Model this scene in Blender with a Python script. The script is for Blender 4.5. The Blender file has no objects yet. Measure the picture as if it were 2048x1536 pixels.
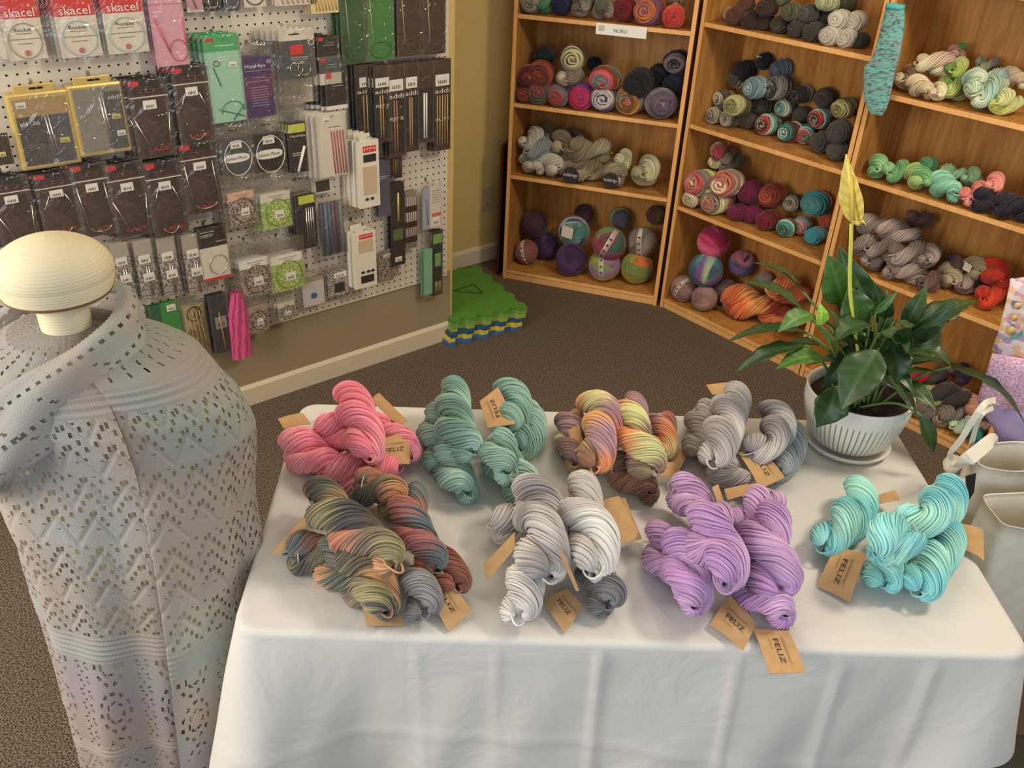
import bpy, bmesh, math, random
import numpy as np
from mathutils import Vector, Matrix
# ------------------------------------------------------------------ camera
HC = 1.745; FPX = 1780.0; PIT = math.radians(31.1); ROL = math.radians(2.97)
_c, _s = math.cos(ROL), math.sin(ROL)
FWD = np.array([0, math.cos(PIT), -math.sin(PIT)]); _up = np.array([0, math.sin(PIT), math.cos(PIT)]); _x = np.array([1., 0, 0])
CX = _c * _x + _s * _up; CU = -_s * _x + _c * _up; CAM = np.array([0, 0, HC])
sc = bpy.context.scene
cam = bpy.data.objects.new('camera', bpy.data.cameras.new('camera'))
cam.data.sensor_width = 36; cam.data.lens = 36 * FPX / 2048; cam.data.clip_start = .05
cam.matrix_world = Matrix(((CX[0], CU[0], -FWD[0], 0), (CX[1], CU[1], -FWD[1], 0), (CX[2], CU[2], -FWD[2], HC), (0, 0, 0, 1)))
sc.collection.objects.link(cam); sc.camera = cam
sc.view_settings.view_transform = 'Standard'; sc.view_settings.look = 'None'; sc.view_settings.gamma = 1
sc.view_settings.exposure = 0.12; sc.view_settings.use_curve_mapping = False
sc.cycles.use_denoising = True; sc.cycles.max_bounces = 6; sc.cycles.transparent_max_bounces = 16
sc.cycles.caustics_reflective = False; sc.cycles.caustics_refractive = False
# ------------------------------------------------------------------ light
w = bpy.data.worlds.new('world'); sc.world = w; w.use_nodes = True
w.node_tree.nodes['Background'].inputs[0].default_value = (.75, .85, 1, 1)
w.node_tree.nodes['Background'].inputs[1].default_value = .04
def lamp(name, loc, target, sx, sy, power, col):
    l = bpy.data.lights.new(name, 'AREA'); l.shape = 'RECTANGLE'; l.size = sx; l.size_y = sy; l.energy = power; l.color = col
    o = bpy.data.objects.new(name, l); sc.collection.objects.link(o); o.location = loc
    d = Vector(target) - Vector(loc); o.rotation_euler = d.to_track_quat('-Z', 'Y').to_euler(); return o
lamp('daylight_front_window', (.5, -1.15, 1.55), (.45, 2.6, .9), 2.2, 1.5, 28, (.80, .90, 1))
lamp('daylight_left_window', (-2.05, .35, 1.5), (0, 1.35, .75), 1.3, 1.5, 48, (1, .91, .78))
lamp('ceiling_lamp_light', (.25, 2.0, 2.52), (.5, 2.3, 0), 1.2, .6, 10, (1, .86, .66))
lamp('ceiling_lamp_light', (1.45, 1.35, 2.52), (.9, 2.2, .4), .35, .35, 24, (1, .86, .66))
# ------------------------------------------------------------------ projection of photo pixels into the place
def ray(x, y): return FWD + CX * (x - 1024) / FPX - CU * (y - 768) / FPX
def onz(x, y, z): d = ray(x, y); return CAM + d * (z - HC) / d[2]
def onpl(x, y, p, n): d = ray(x, y); return CAM + d * ((np.array(p) - CAM) @ n) / (d @ n)
TZ = .735
# ------------------------------------------------------------------ helpers
def lin(c): return tuple(((v / 255) / 12.92 if v / 255 <= .04045 else ((v / 255 + .055) / 1.055) ** 2.4) for v in c)
COL = sc.collection
def tag(o, label=None, cat=None, group=None, kind=None):
    if label: o['label'] = label
    if cat: o['category'] = cat
    if group: o['group'] = group
    if kind: o['kind'] = kind
    return o
def empty(name, loc, label, cat, group=None, rz=0):
    o = bpy.data.objects.new(name, None); COL.objects.link(o); o.location = loc; o.rotation_euler = (0, 0, rz)
    o.empty_display_size = .05
    return tag(o, label, cat, group)
class MB:
    def __init__(s): s.v = []; s.f = []; s.m = []; s.c = []
    def add(s, vs, fs, mi=0, col=None):
        n = len(s.v); s.v += [tuple(map(float, q)) for q in vs]; s.f += [tuple(i + n for i in f) for f in fs]; s.m += [mi] * len(fs)
        s.c += [col or (1, 1, 1)] * len(vs); return s
    def box(s, a, b, mi=0, T=None, col=None):
        x0, y0, z0 = a; x1, y1, z1 = b
        v = [(x0, y0, z0), (x1, y0, z0), (x1, y1, z0), (x0, y1, z0), (x0, y0, z1), (x1, y0, z1), (x1, y1, z1), (x0, y1, z1)]
        if T: v = [T(q) for q in v]
        return s.add(v, [(0, 3, 2, 1), (4, 5, 6, 7), (0, 1, 5, 4), (1, 2, 6, 5), (2, 3, 7, 6), (3, 0, 4, 7)], mi, col)
    def tube(s, pts, r, k=8, mi=0, col=None, cap=True):
        pts = [Vector(p) for p in pts]; n = len(pts); rs = r if hasattr(r, '__len__') else [r] * n
        vs = []; ref = Vector((0, 0, 1))
        for i, p in enumerate(pts):
            t = (pts[min(i + 1, n - 1)] - pts[max(i - 1, 0)]).normalized()
            if abs(t.dot(ref)) > .98: ref = Vector((1, 0, 0)) if abs(t.x) < .9 else Vector((0, 1, 0))
            a = t.cross(ref).normalized(); b = a.cross(t).normalized(); ref = b
            for j in range(k):
                q = 2 * math.pi * j / k; vs.append(p + (a * math.cos(q) + b * math.sin(q)) * rs[i])
        fs = [(i * k + j, i * k + (j + 1) % k, (i + 1) * k + (j + 1) % k, (i + 1) * k + j) for i in range(n - 1) for j in range(k)]
        if cap: fs += [tuple(range(k))[::-1], tuple((n - 1) * k + j for j in range(k))]
        return s.add(vs, fs, mi, col)
    def lathe(s, prof, k=48, mi=0, c=(0, 0, 0), T=None):
        vs = []
        for r, z in prof:
            for j in range(k):
                q = 2 * math.pi * j / k; p = (c[0] + r * math.cos(q), c[1] + r * math.sin(q), c[2] + z); vs.append(T(p) if T else p)
        fs = [(i * k + j, i * k + (j + 1) % k, (i + 1) * k + (j + 1) % k, (i + 1) * k + j) for i in range(len(prof) - 1) for j in range(k)]
        return s.add(vs, fs, mi)
    def grid(s, P, mi=0, close=False, col=None):
        n = len(P); m = len(P[0]); fs = []
        for i in range(n - 1):
            for j in range(m if close else m - 1):
                fs.append((i * m + j, i * m + (j + 1) % m, (i + 1) * m + (j + 1) % m, (i + 1) * m + j))
        return s.add([p for r in P for p in r], fs, mi, col)
    def build(s, name, mats, parent=None, smooth=False, bevel=0, solid=0, sub=0, loc=None, vcol=False, shift=None):
        me = bpy.data.meshes.new(name); v = s.v
        if shift is not None: v = [(a - shift[0], b - shift[1], c - shift[2]) for a, b, c in v]
        me.from_pydata(v, [], s.f)
        for m in (mats if isinstance(mats, (list, tuple)) else [mats]): me.materials.append(m)
        me.polygons.foreach_set('material_index', s.m)
        if vcol:
            at = me.color_attributes.new('col', 'FLOAT_COLOR', 'POINT')
            at.data.foreach_set('color', np.array([(*c, 1) for c in s.c], dtype=np.float32).ravel())
        if smooth: me.polygons.foreach_set('use_smooth', [True] * len(s.f))
        me.update(); o = bpy.data.objects.new(name, me); COL.objects.link(o)
        if parent: o.parent = parent
        if loc is not None: o.location = loc
        if solid: md = o.modifiers.new('s', 'SOLIDIFY'); md.thickness = solid; md.offset = 0
        if bevel: md = o.modifiers.new('b', 'BEVEL'); md.width = bevel; md.segments = 2; md.limit_method = 'ANGLE'
        if sub: md = o.modifiers.new('u', 'SUBSURF'); md.levels = md.render_levels = sub
        return o
def np_mesh(name, V, F, mat, parent=None, C=None, smooth=True):
    me = bpy.data.meshes.new(name); V = np.asarray(V, np.float32); F = np.asarray(F, np.int32)
    me.vertices.add(len(V)); me.vertices.foreach_set('co', V.ravel())
    me.loops.add(F.size); me.loops.foreach_set('vertex_index', F.ravel())
    me.polygons.add(len(F)); me.polygons.foreach_set('loop_start', np.arange(0, F.size, 4, dtype=np.int32))
    me.polygons.foreach_set('loop_total', np.full(len(F), 4, np.int32))
    if smooth: me.polygons.foreach_set('use_smooth', np.ones(len(F), bool))
    me.materials.append(mat)
    if C is not None:
        at = me.color_attributes.new('col', 'FLOAT_COLOR', 'POINT')
        at.data.foreach_set('color', np.concatenate([C, np.ones((len(C), 1))], 1).astype(np.float32).ravel())
    me.update(calc_edges=True); o = bpy.data.objects.new(name, me); COL.objects.link(o)
    if parent: o.parent = parent
    return o
def unit(a): return a / np.maximum(np.linalg.norm(a, axis=-1, keepdims=True), 1e-9)
def tubes(P, O, r, k=4):
    """P,O: [S,N,3] strand centre lines and outward directions -> verts, quads"""
    S, N, _ = P.shape; T = unit(np.gradient(P, axis=1)); B = unit(np.cross(T, O)); O2 = np.cross(B, T)
    a = np.arange(k) * 2 * np.pi / k; r = np.broadcast_to(np.asarray(r, float), (S, N)) if np.ndim(r) else np.full((S, N), r)
    V = P[:, :, None] + r[:, :, None, None] * (np.cos(a)[None, None, :, None] * O2[:, :, None] + np.sin(a)[None, None, :, None] * B[:, :, None])
    s, n, j = np.meshgrid(np.arange(S), np.arange(N - 1), np.arange(k), indexing='ij'); j2 = (j + 1) % k
    i = lambda n_, j_: (s * N + n_) * k + j_
    F = np.stack([i(n, j), i(n, j2), i(n + 1, j2), i(n + 1, j)], -1).reshape(-1, 4)
    return V.reshape(-1, 3), F
# ------------------------------------------------------------------ materials
def mat(name, col=(.5, .5, .5), rough=.6, metal=0, spec=.5, **kw):
    m = bpy.data.materials.new(name); m.use_nodes = True; b = m.node_tree.nodes['Principled BSDF']
    b.inputs['Base Color'].default_value = (*col, 1); b.inputs['Roughness'].default_value = rough; b.inputs['Metallic'].default_value = metal
    b.inputs['Specular IOR Level'].default_value = spec
    for k, v in kw.items(): b.inputs[k.replace('_', ' ')].default_value = v
    return m
def N(m, t, **kw):
    n = m.node_tree.nodes.new(t)
    for k, v in kw.items():
        if hasattr(n, k): setattr(n, k, v)
        else: n.inputs[k.replace('_', ' ')].default_value = v
    return n
def L(m, a, ao, b, bi): m.node_tree.links.new(a.outputs[ao], b.inputs[bi])
def noisy(m, c1, c2, scale=5, detail=4, vec='Object', mapping=None, bump=0, bscale=None, pos=(.35, .65), bdist=.002):
    b = m.node_tree.nodes['Principled BSDF']; tc = N(m, 'ShaderNodeTexCoord'); mp = N(m, 'ShaderNodeMapping')
    if mapping: mp.inputs['Scale'].default_value = mapping
    L(m, tc, vec, mp, 'Vector'); n = N(m, 'ShaderNodeTexNoise', Scale=scale, Detail=detail); L(m, mp, 0, n, 'Vector')
    r = N(m, 'ShaderNodeValToRGB'); e = r.color_ramp.elements; e[0].position, e[1].position = pos; e[0].color = (*c1, 1); e[1].color = (*c2, 1)
    L(m, n, 0, r, 0); L(m, r, 0, b, 'Base Color')
    if bump:
        n2 = N(m, 'ShaderNodeTexNoise', Scale=bscale or scale, Detail=3); L(m, mp, 0, n2, 'Vector')
        bp = N(m, 'ShaderNodeBump', Strength=bump, Distance=bdist); L(m, n2, 0, bp, 'Height'); L(m, bp, 0, b, 'Normal')
    return m
YARN = mat('yarn', rough=.75, spec=.25)
_a = N(YARN, 'ShaderNodeVertexColor', layer_name='col'); L(YARN, _a, 0, YARN.node_tree.nodes['Principled BSDF'], 'Base Color')
YARN.node_tree.nodes['Principled BSDF'].inputs['Sheen Weight'].default_value = .25
CARPET = noisy(mat('carpet', rough=.95, spec=.1), lin((58, 49, 44)), lin((150, 132, 115)), 230, 3, bump=.8, bscale=240, bdist=.008, pos=(.38, .64))
PAINT = noisy(mat('mustard_paint', rough=.7), lin((214, 188, 120)), lin((218, 192, 124)), 3, bump=.08, bscale=250)
TAUPE = mat('taupe_wall_shade', lin((158, 142, 116)), .75)
CREAM = mat('cream_trim', lin((216, 204, 180)), .45)
WHITEP = mat('white_paint', (.75, .73, .68), .8)
def wood(name, c1, c2, rough=.42):
    m = mat(name, rough=rough, spec=.35); b = m.node_tree.nodes['Principled BSDF']; tc = N(m, 'ShaderNodeTexCoord')
    mp = N(m, 'ShaderNodeMapping'); mp.inputs['Scale'].default_value = (1, 1, .09); L(m, tc, 'Object', mp, 0)
    n = N(m, 'ShaderNodeTexNoise', Scale=70, Detail=6, Roughness=.65); L(m, mp, 0, n, 'Vector')
    mp2 = N(m, 'ShaderNodeMapping'); mp2.inputs['Scale'].default_value = (1, 1, .16); L(m, tc, 'Object', mp2, 0)
    wv = N(m, 'ShaderNodeTexNoise', Scale=9, Detail=3, Distortion=1.5); L(m, mp2, 0, wv, 'Vector')
    mx = N(m, 'ShaderNodeMath', operation='MULTIPLY_ADD'); mx.inputs[1].default_value = .55; L(m, n, 0, mx, 0)
    m3 = N(m, 'ShaderNodeMath', operation='MULTIPLY'); m3.inputs[1].default_value = .45; L(m, wv, 0, m3, 0); L(m, m3, 0, mx, 2)
    r = N(m, 'ShaderNodeValToRGB'); e = r.color_ramp.elements; e[0].position = .36; e[1].position = .62; e[0].color = (*c1, 1); e[1].color = (*c2, 1)
    L(m, mx, 0, r, 0); L(m, r, 0, b, 'Base Color'); return m
OAK = wood('oak_laminate', lin((162, 108, 50)), lin((212, 154, 84)))
OAKE = wood('oak_edge_band', lin((226, 166, 100)), lin((244, 190, 124)), .35)
PEG = mat('pegboard_face', lin((222, 212, 196)), .5)
BLACK = mat('black_hole', (.004, .004, .004), .9)
CLOTH = mat('white_cotton_cloth', lin((212, 210, 206)), .85, spec=.15)
KRAFT = noisy(mat('kraft_card', rough=.75, spec=.2), lin((186, 148, 104)), lin((196, 158, 114)), 60)
INK = mat('dark_ink', (.03, .025, .02), .7)
# ------------------------------------------------------------------ room
DEG = math.radians
G0 = np.array([-.26, 3.248, 0]); AT = DEG(41.0); TT = np.array([math.cos(AT), math.sin(AT), 0]); NN = np.array([-TT[1], TT[0], 0])
def pw(u, d, z): return G0 + TT * u - NN * d + np.array([0, 0, z])       # d = distance out of the pegboard wall into the room
def struct(o): return tag(o, kind='structure')
struct(MB().box((-3.2, -1.6, -.05), (4.6, 7.0, 0)).build('floor', CARPET))
struct(MB().box((-3.2, -1.6, 2.6), (4.6, 7.0, 2.65)).build('ceiling', WHITEP))
T = lambda q: pw(q[0], q[1], q[2])
struct(MB().box((-3.6, -.12, 0), (0, 0, 2.6), T=T).build('wall_left', PAINT))
struct(MB().box((-.10, -.56, 0), (0, -.12, 2.6), T=T).build('wall_return', PAINT))
struct(MB().box((0, -.66, 0), (1.45, -.55, 2.6), T=T).build('wall_recess', PAINT))
struct(MB().box((-3.5, -.0, .055), (-.012, .0035, .3), T=T).build('wall_shade_strip', TAUPE))  # taupe strip over the mustard wall; shade below the pegboard put into its colour
def baseb(name, a, b, d0, h=.082, t=.014):
    m = MB(); pr = [(0, 0), (t, 0), (t, h - .014), (t * .55, h - .004), (0, h)]
    m.grid([[T((a if e == 0 else b, d0 + x, z)) for x, z in pr] for e in (0, 1)])
    m.add([T((b, d0 + x, z)) for x, z in pr], [tuple(range(5))]); return struct(m.build(name, CREAM))
baseb('baseboard_left', -3.5, .016, 0)
baseb('baseboard_recess', 0, 1.0, -.55)
struct(MB().box((.0, -.55, 0), (.014, 0, .08), T=T).build('baseboard_return', CREAM))
# bookcase wall, parallel to the second and third bookcase
A2 = AT - math.pi / 2; T2 = np.array([math.cos(A2), math.sin(A2), 0]); I2 = np.array([-T2[1], T2[0], 0]); B2 = np.array([.646, 3.637, 0])
T = lambda q: B2 + T2 * q[0] + I2 * q[1] + np.array([0, 0, q[2]])
struct(MB().box((-1.3, .36, 0), (5.0, .46, 2.6), T=T).build('wall_right', PAINT))
# camera side of the shop: shop-front walls round the big windows the daylight comes through
struct(MB().box((-3.2, -1.45, 0), (4.6, -1.35, .55)).build('wall_front', WHITEP))
struct(MB().box((-3.2, -1.45, 2.45), (4.6, -1.35, 2.6)).build('wall_front_head', WHITEP))
struct(MB().box((-2.45, -1.35, 0), (-2.35, 2.4, .55)).build('wall_side', WHITEP))
struct(MB().box((-2.45, -1.35, 2.4), (-2.35, 2.4, 2.6)).build('wall_side_head', WHITEP))
# ------------------------------------------------------------------ pegboard
def pegboard():
    root = empty('pegboard', pw(-.04, 0, .28), 'grey-beige perforated pegboard covering the wall behind the hanging packages', 'pegboard')
    T = lambda q: pw(*q) - np.array(root.location)
    u0, u1, z0, z1, d0, d1 = -2.2, -.035, .287, 2.3, .004, .012
    MB().box((u0, d0, z0), (u1, d1, z1), T=T).build('board', PEG, root, bevel=.001)
    m = MB(); p = .0254; k = 8; r = .0031
    nu = int((u1 - u0) / p); z = z0 + .014; rows = 0
    while z < 1.5:
        for i in range(nu):
            u = u1 - .014 - i * p
            if u < -1.75: break
            m.add([T((u + r * math.cos(2 * math.pi * j / k), d1 + .0006, z + r * math.sin(2 * math.pi * j / k))) for j in range(k)], [tuple(range(k))])
        z += p
    o = m.build('peg_hole', BLACK, root); o['kind'] = 'stuff'; o['label'] = 'rows of small dark round holes'
pegboard()
# ------------------------------------------------------------------ bookcases
BC = {}
def bookcase(key, org, ang, W, D, shelves, base, label, H=1.82):
    root = empty('bookcase', org, label, 'bookcase', 'oak bookcases full of yarn', rz=ang); t = .017
    def bx(name, a, b):
        m = MB().box(a, b); m.m[2] = 1      # front face is edge banded
        return m.build(name, [OAK, OAKE], root, bevel=.0012)
    bx('side_panel', (0, 0, 0), (t, D, H)); bx('side_panel', (W - t, 0, 0), (W, D, H))
    MB().box((t, D - .006, .03), (W - t, D, H - .01)).build('back_panel', OAK, root)
    for z in shelves: bx('shelf', (t, .004, z - t), (W - t, D - .007, z))
    bx('base_shelf', (t, .002, base - .014), (W - t, D - .007, base)); bx('kick_board', (t, .006, 0), (W - t, .02, base - .0145))
    bx('top_panel', (0, -.003, H), (W, D, H + t))
    c, s = math.cos(ang), math.sin(ang)
    BC[key] = dict(o=np.array(org), t=np.array([c, s, 0]), i=np.array([-s, c, 0]), W=W, D=D, ang=ang)
b1a = math.atan2(3.639 - 3.856, .631 + .071)
bookcase('b1', (-.071, 3.856, 0), b1a, .735, .28, [1.167, .813, .50, 1.5], .045, 'narrow oak bookcase standing across the corner, furthest left of the bookcases')
bookcase('b2', tuple(B2), A2, .742, .28, [1.207, .822, .478, 1.55], .045, 'oak bookcase between the corner bookcase and the one behind the plant')
bookcase('b3', tuple(B2 + T2 * .746), A2, .742, .28, [1.106, .815, .492, 1.45], .045, 'oak bookcase behind the peace lily, cut off by the right of the photo')
# ------------------------------------------------------------------ yarn
PAL = dict(
 pink=[(252,152,168),(255,168,180),(248,140,160)], teal=[(138,174,160),(150,186,172),(120,156,144),(168,200,188)],
 lilac=[(196,156,204),(184,142,196),(208,170,212)], aqua=[(136,212,214),(160,228,224),(120,196,206),(172,228,216)],
 grey=[(196,190,188),(172,166,166),(212,206,202),(150,146,148)], grey2=[(186,178,172),(168,160,156),(196,190,186)],
 bluegrey=[(160,168,170),(146,154,158)], silver=[(222,218,212),(200,196,194),(230,228,224)],
 dgrey=[(122,120,124),(148,146,148),(104,102,106)],
 autumn=[(112,104,86),(204,152,108),(92,98,88),(168,142,106),(104,116,114),(190,128,102),(126,108,92),(156,148,106),(80,78,78)],
 autumn2=[(108,118,122),(120,126,124),(216,132,94),(150,138,124),(188,112,106),(176,112,108)],
 sunset=[(188,150,164),(228,150,96),(214,206,150),(168,130,140),(222,116,116),(190,172,126),(150,110,88),(226,168,106)],
 sunset2=[(190,160,120),(226,148,90),(214,214,152),(150,118,110),(176,140,148),(140,120,96)],
 brown=[(128,92,70),(150,110,84),(110,78,62)], brownpink=[(150,88,74),(128,84,70),(160,108,92)],
 tweed=[(120,116,100),(150,144,126),(96,92,80)], green=[(64,118,84),(84,140,100)], navy=[(22,26,52),(30,34,66)], wine=[(120,26,38),(96,18,34)],
 orangepurple=[(190,110,60),(120,80,110),(150,60,50)], redmix=[(196,60,56),(220,90,66),(150,40,60)], gold=[(190,150,90),(140,104,64)],
 rust=[(140,62,44),(112,50,40),(168,84,56)], redstripe=[(196,66,66),(110,64,70),(170,90,60),(90,90,80)], redgrey=[(186,56,56),(120,112,104),(90,40,60)],
 crimson=[(200,44,70),(120,60,140),(170,40,60)], purplewhite=[(96,60,120),(190,186,180),(74,50,96)], multi=[(200,140,60),(90,140,140),(220,90,100),(120,70,40)],
 greypurple=[(150,144,140),(96,76,100),(120,112,116)], greywhite=[(120,108,92),(200,190,170),(150,132,112)], redwhite=[(150,46,56),(190,150,150),(90,30,40)],
 black=[(34,32,38),(46,44,52),(28,26,30)], blacknavy=[(22,24,36),(34,36,60)], blackgreen=[(24,36,32),(60,58,60)], redgreen=[(200,70,60),(200,196,150),(80,60,50)],
 purpleblack=[(74,50,92),(40,36,48),(150,146,146)], paleg=[(196,188,170),(180,172,156),(206,200,184)], tanbrown=[(160,142,112),(128,110,84),(188,172,140)],
 browngrey=[(138,124,100),(112,98,80),(164,152,124)], creamgreen=[(186,184,142),(160,152,120),(204,200,168)],
 plum=[(62,38,52),(84,52,66)], dpurple=[(70,40,84),(90,60,100),(50,34,70)], lilacyellow=[(170,120,160),(206,186,70),(110,130,160),(150,160,80)],
 orangegreen=[(220,124,54),(160,160,60),(110,150,80),(200,90,60)], tealpurple=[(84,140,130),(120,80,120),(180,190,190),(70,90,110)], greencrim=[(104,160,80),(180,50,80),(70,110,100),(150,70,90)],
 greybrown=[(140,120,112),(110,94,90),(160,150,140)], tealgreen=[(60,110,100),(96,70,100),(140,150,90)], dolive=[(96,90,44),(90,50,60)],
 tan=[(184,152,116),(160,128,92)], rbrown=[(106,66,44),(86,52,38)], dbrown=[(66,42,34),(50,34,30)], charcoal=[(70,66,56),(58,54,48)], lgrey=[(206,198,182),(188,180,166)],
 olive=[(104,104,74),(86,86,60)], pgreen=[(190,194,150),(170,174,130)], dgreen=[(44,48,34),(56,58,42)], dmulti=[(58,44,36),(190,60,60),(170,200,186),(60,120,110),(70,54,44)],
 greycream=[(96,88,80),(180,174,150),(70,64,60)], dkgrey=[(84,82,76),(70,68,64)], tealwhite=[(60,150,140),(200,210,190),(80,60,50)], lblue=[(130,156,164),(176,184,186),(100,130,140)],
 blackgrey=[(56,50,46),(150,146,138),(40,36,34)], bluegr=[(110,122,138),(84,96,112)], olivecream=[(120,118,70),(190,184,130),(90,88,50)],
 creampink=[(232,222,190),(200,90,90),(150,130,120),(214,220,140)], creampink2=[(226,214,180),(204,110,96),(170,150,130)], magwine=[(120,28,70),(98,20,58)], magenta=[(206,50,110),(232,110,150),(180,40,90)],
 rust2=[(176,84,58),(150,66,50)], turqpink=[(70,176,190),(224,160,146),(90,150,150)], turq=[(60,170,186),(110,150,150),(80,140,150)], pinkteal=[(220,160,170),(90,170,170),(190,130,130)],
 mauve=[(160,124,120),(140,104,104),(176,142,134)], tpg=[(80,140,150),(190,206,160),(140,80,150),(70,96,120)], bluepink=[(90,100,150),(210,130,150),(80,80,110)], orangered=[(226,120,70),(170,70,50),(240,170,100)],
 creambrown=[(226,208,170),(150,112,90),(214,196,160)], creamyel=[(232,226,180),(220,190,170)], lime=[(170,190,90),(120,150,70),(200,210,130)], pinkish=[(220,180,160),(190,140,130)],
 mint=[(190,214,180),(164,200,186),(210,220,190)], greyg=[(160,160,130),(120,130,110)], limeyel=[(206,216,120),(220,224,160)], paqua=[(170,206,196),(200,216,190)],
 mgreen=[(132,186,124),(112,166,110),(156,204,144)], mgreen2=[(120,176,120),(160,200,140),(180,206,120)], amint=[(150,214,184),(130,200,170)], dgrn=[(84,140,96),(64,116,80)], ggreen=[(140,176,140),(120,150,120)],
 coral=[(236,140,130),(244,160,146)], midnight=[(34,22,44),(24,16,34)], mgrey=[(146,126,122),(120,102,100),(176,158,150)], mbrown=[(120,90,84),(98,72,68)],
 tanp=[(170,152,122),(186,168,138)], redor=[(214,64,28),(190,40,24)], yelg=[(206,210,120),(190,196,130)], peach=[(222,164,138),(200,140,120)], red=[(176,26,34),(140,20,28)], gtan=[(166,154,140),(140,128,118)], tealt=[(30,130,130),(40,110,110)])
def palette(name, t, mode='smooth'):
    P = np.array([lin(c) for c in PAL[name]]); m = len(P); x = np.mod(t, 1.0) * m; i = np.floor(x).astype(int) % m; f = x - np.floor(x)
    f = np.clip((f - .5) * (3 if mode == 'band' else 1.6) + .5, 0, 1); f = f * f * (3 - 2 * f)
    return P[i] * (1 - f)[..., None] + P[(i + 1) % m] * f[..., None]
def smooth_path(pts, n):
    pts = [np.array(p, float) for p in pts]
    if len(pts) == 2: pts = [pts[0], (pts[0] + pts[1]) / 2, pts[1]]
    a = [2 * pts[0] - pts[1]] + pts + [2 * pts[-1] - pts[-2]]; out = []
    segs = len(pts) - 1
    for q in np.linspace(0, segs - 1e-6, n):
        i = int(q); t = q - i; p0, p1, p2, p3 = a[i:i + 4]
        out.append(.5 * (2 * p1 + (p2 - p0) * t + (2 * p0 - 5 * p1 + 4 * p2 - p3) * t * t + (3 * p1 - p0 - 3 * p2 + p3) * t ** 3))
    out = np.array(out); d = np.r_[0, np.cumsum(np.linalg.norm(np.diff(out, axis=0), axis=1))]
    s = np.linspace(0, d[-1], n); return np.stack([np.interp(s, d, out[:, k]) for k in range(3)], 1), d[-1]
def hank_mesh(pts, R, pal, seed, S=40, n=84, sr=None, lobes=None, pitch=None, phase=None, cyc=None, k=4, loose=3):
    """twisted skein: two fat ropes of parallel yarn plied round each other"""
    rg = np.random.default_rng(seed); C, Ln = smooth_path(pts, n); s = np.linspace(0, 1, n)
    T = unit(np.gradient(C, axis=0)); up = np.array([0, 0, 1.]) ; e1 = unit(np.cross(T, up)); e2 = np.cross(e1, T)
    R = R * 1.14; pitch = pitch or R * 2.7; tw = Ln / pitch; ph0 = rg.uniform(0, 6.28) if phase is None else phase
    tap = np.clip(1 - np.abs(2 * s - 1) ** 7, .02, 1) ** .5; cyc = cyc if cyc is not None else Ln / (.042 * max(4, len(PAL[pal])))
    rr = R * .60 * tap * (1 + .07 * np.sin(s * 9 + seed)); off = R * .50 * tap ** .6
    sr = sr or 2 * math.pi * R * .6 / S * .55
    Vs, Fs, Cs = [], [], []; base = 0
    for kk in (0, 1):
        th = ph0 + kk * math.pi + 2 * math.pi * tw * s * .5
        bl = .84 + .27 * np.sin(th) ** 2; dr = np.cos(th)[:, None] * e1 + np.sin(th)[:, None] * e2
        Rc = C + off[:, None] * dr
        T2_ = unit(np.gradient(Rc, axis=0)); f1 = unit(dr - (dr * T2_).sum(-1, keepdims=True) * T2_); f2 = np.cross(T2_, f1)
        j = np.arange(S); wr = rg.uniform(.4, .8)
        a = 2 * np.pi * j[:, None] / S - 2 * math.pi * tw * wr * s[None] * .5 + .10 * np.sin(s[None] * rg.uniform(3, 9, (S, 1)) + rg.uniform(0, 6, (S, 1)))
        rad = (rr * bl)[None] * (1 + .045 * np.sin(s[None] * rg.uniform(6, 16, (S, 1)) + rg.uniform(0, 6, (S, 1))) + rg.uniform(-.03, .05, (S, 1)))
        O = np.cos(a)[..., None] * f1[None] + np.sin(a)[..., None] * f2[None]; P = Rc[None] + rad[..., None] * O
        V, F = tubes(P, O, sr, k); t = s[None] * cyc + kk * .37 + rg.uniform(-.04, .04, (S, 1)) + seed * .173
        c = palette(pal, t) * rg.uniform(.80, 1.16, (S, 1, 1)); Vs.append(V); Fs.append(F + base); Cs.append(np.repeat(c.reshape(-1, 3), k, 0)); base += len(V)
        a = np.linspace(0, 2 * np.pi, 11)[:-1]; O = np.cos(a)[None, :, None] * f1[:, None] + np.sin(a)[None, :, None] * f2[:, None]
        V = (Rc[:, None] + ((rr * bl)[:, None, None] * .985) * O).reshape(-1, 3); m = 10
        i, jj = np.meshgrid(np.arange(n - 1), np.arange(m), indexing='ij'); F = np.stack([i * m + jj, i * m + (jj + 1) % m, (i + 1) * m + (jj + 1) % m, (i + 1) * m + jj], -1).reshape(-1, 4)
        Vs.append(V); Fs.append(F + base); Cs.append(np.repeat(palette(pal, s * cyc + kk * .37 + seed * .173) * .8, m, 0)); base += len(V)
    # the folded loop ends and a few stray strands
    for q in range(loose):
        e = q % 2; cen = C[0 if e == 0 else -1]; ax = -T[0] if e == 0 else T[-1]; sd = e1[0 if e == 0 else -1]
        t = np.linspace(-1.4, 1.4, 14)[None]; r0 = R * rg.uniform(.25, .5); tilt = rg.uniform(-.6, .6)
        sd2 = unit(sd * math.cos(tilt) + np.array([0, 0, 1]) * math.sin(tilt)); P = cen - ax * R * .5 + sd2 * (np.sin(t)[..., None] * r0) + ax * (np.cos(t)[..., None] * R * rg.uniform(.7, 1.05))
        V, F = tubes(P, np.broadcast_to(np.array([0, 0, 1.]), P.shape), sr, k); Vs.append(V); Fs.append(F + base); Cs.append(np.repeat(palette(pal, np.full(14, seed * .173)), k, 0)); base += len(V)
    return np.concatenate(Vs), np.concatenate(Fs), np.concatenate(Cs)
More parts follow.
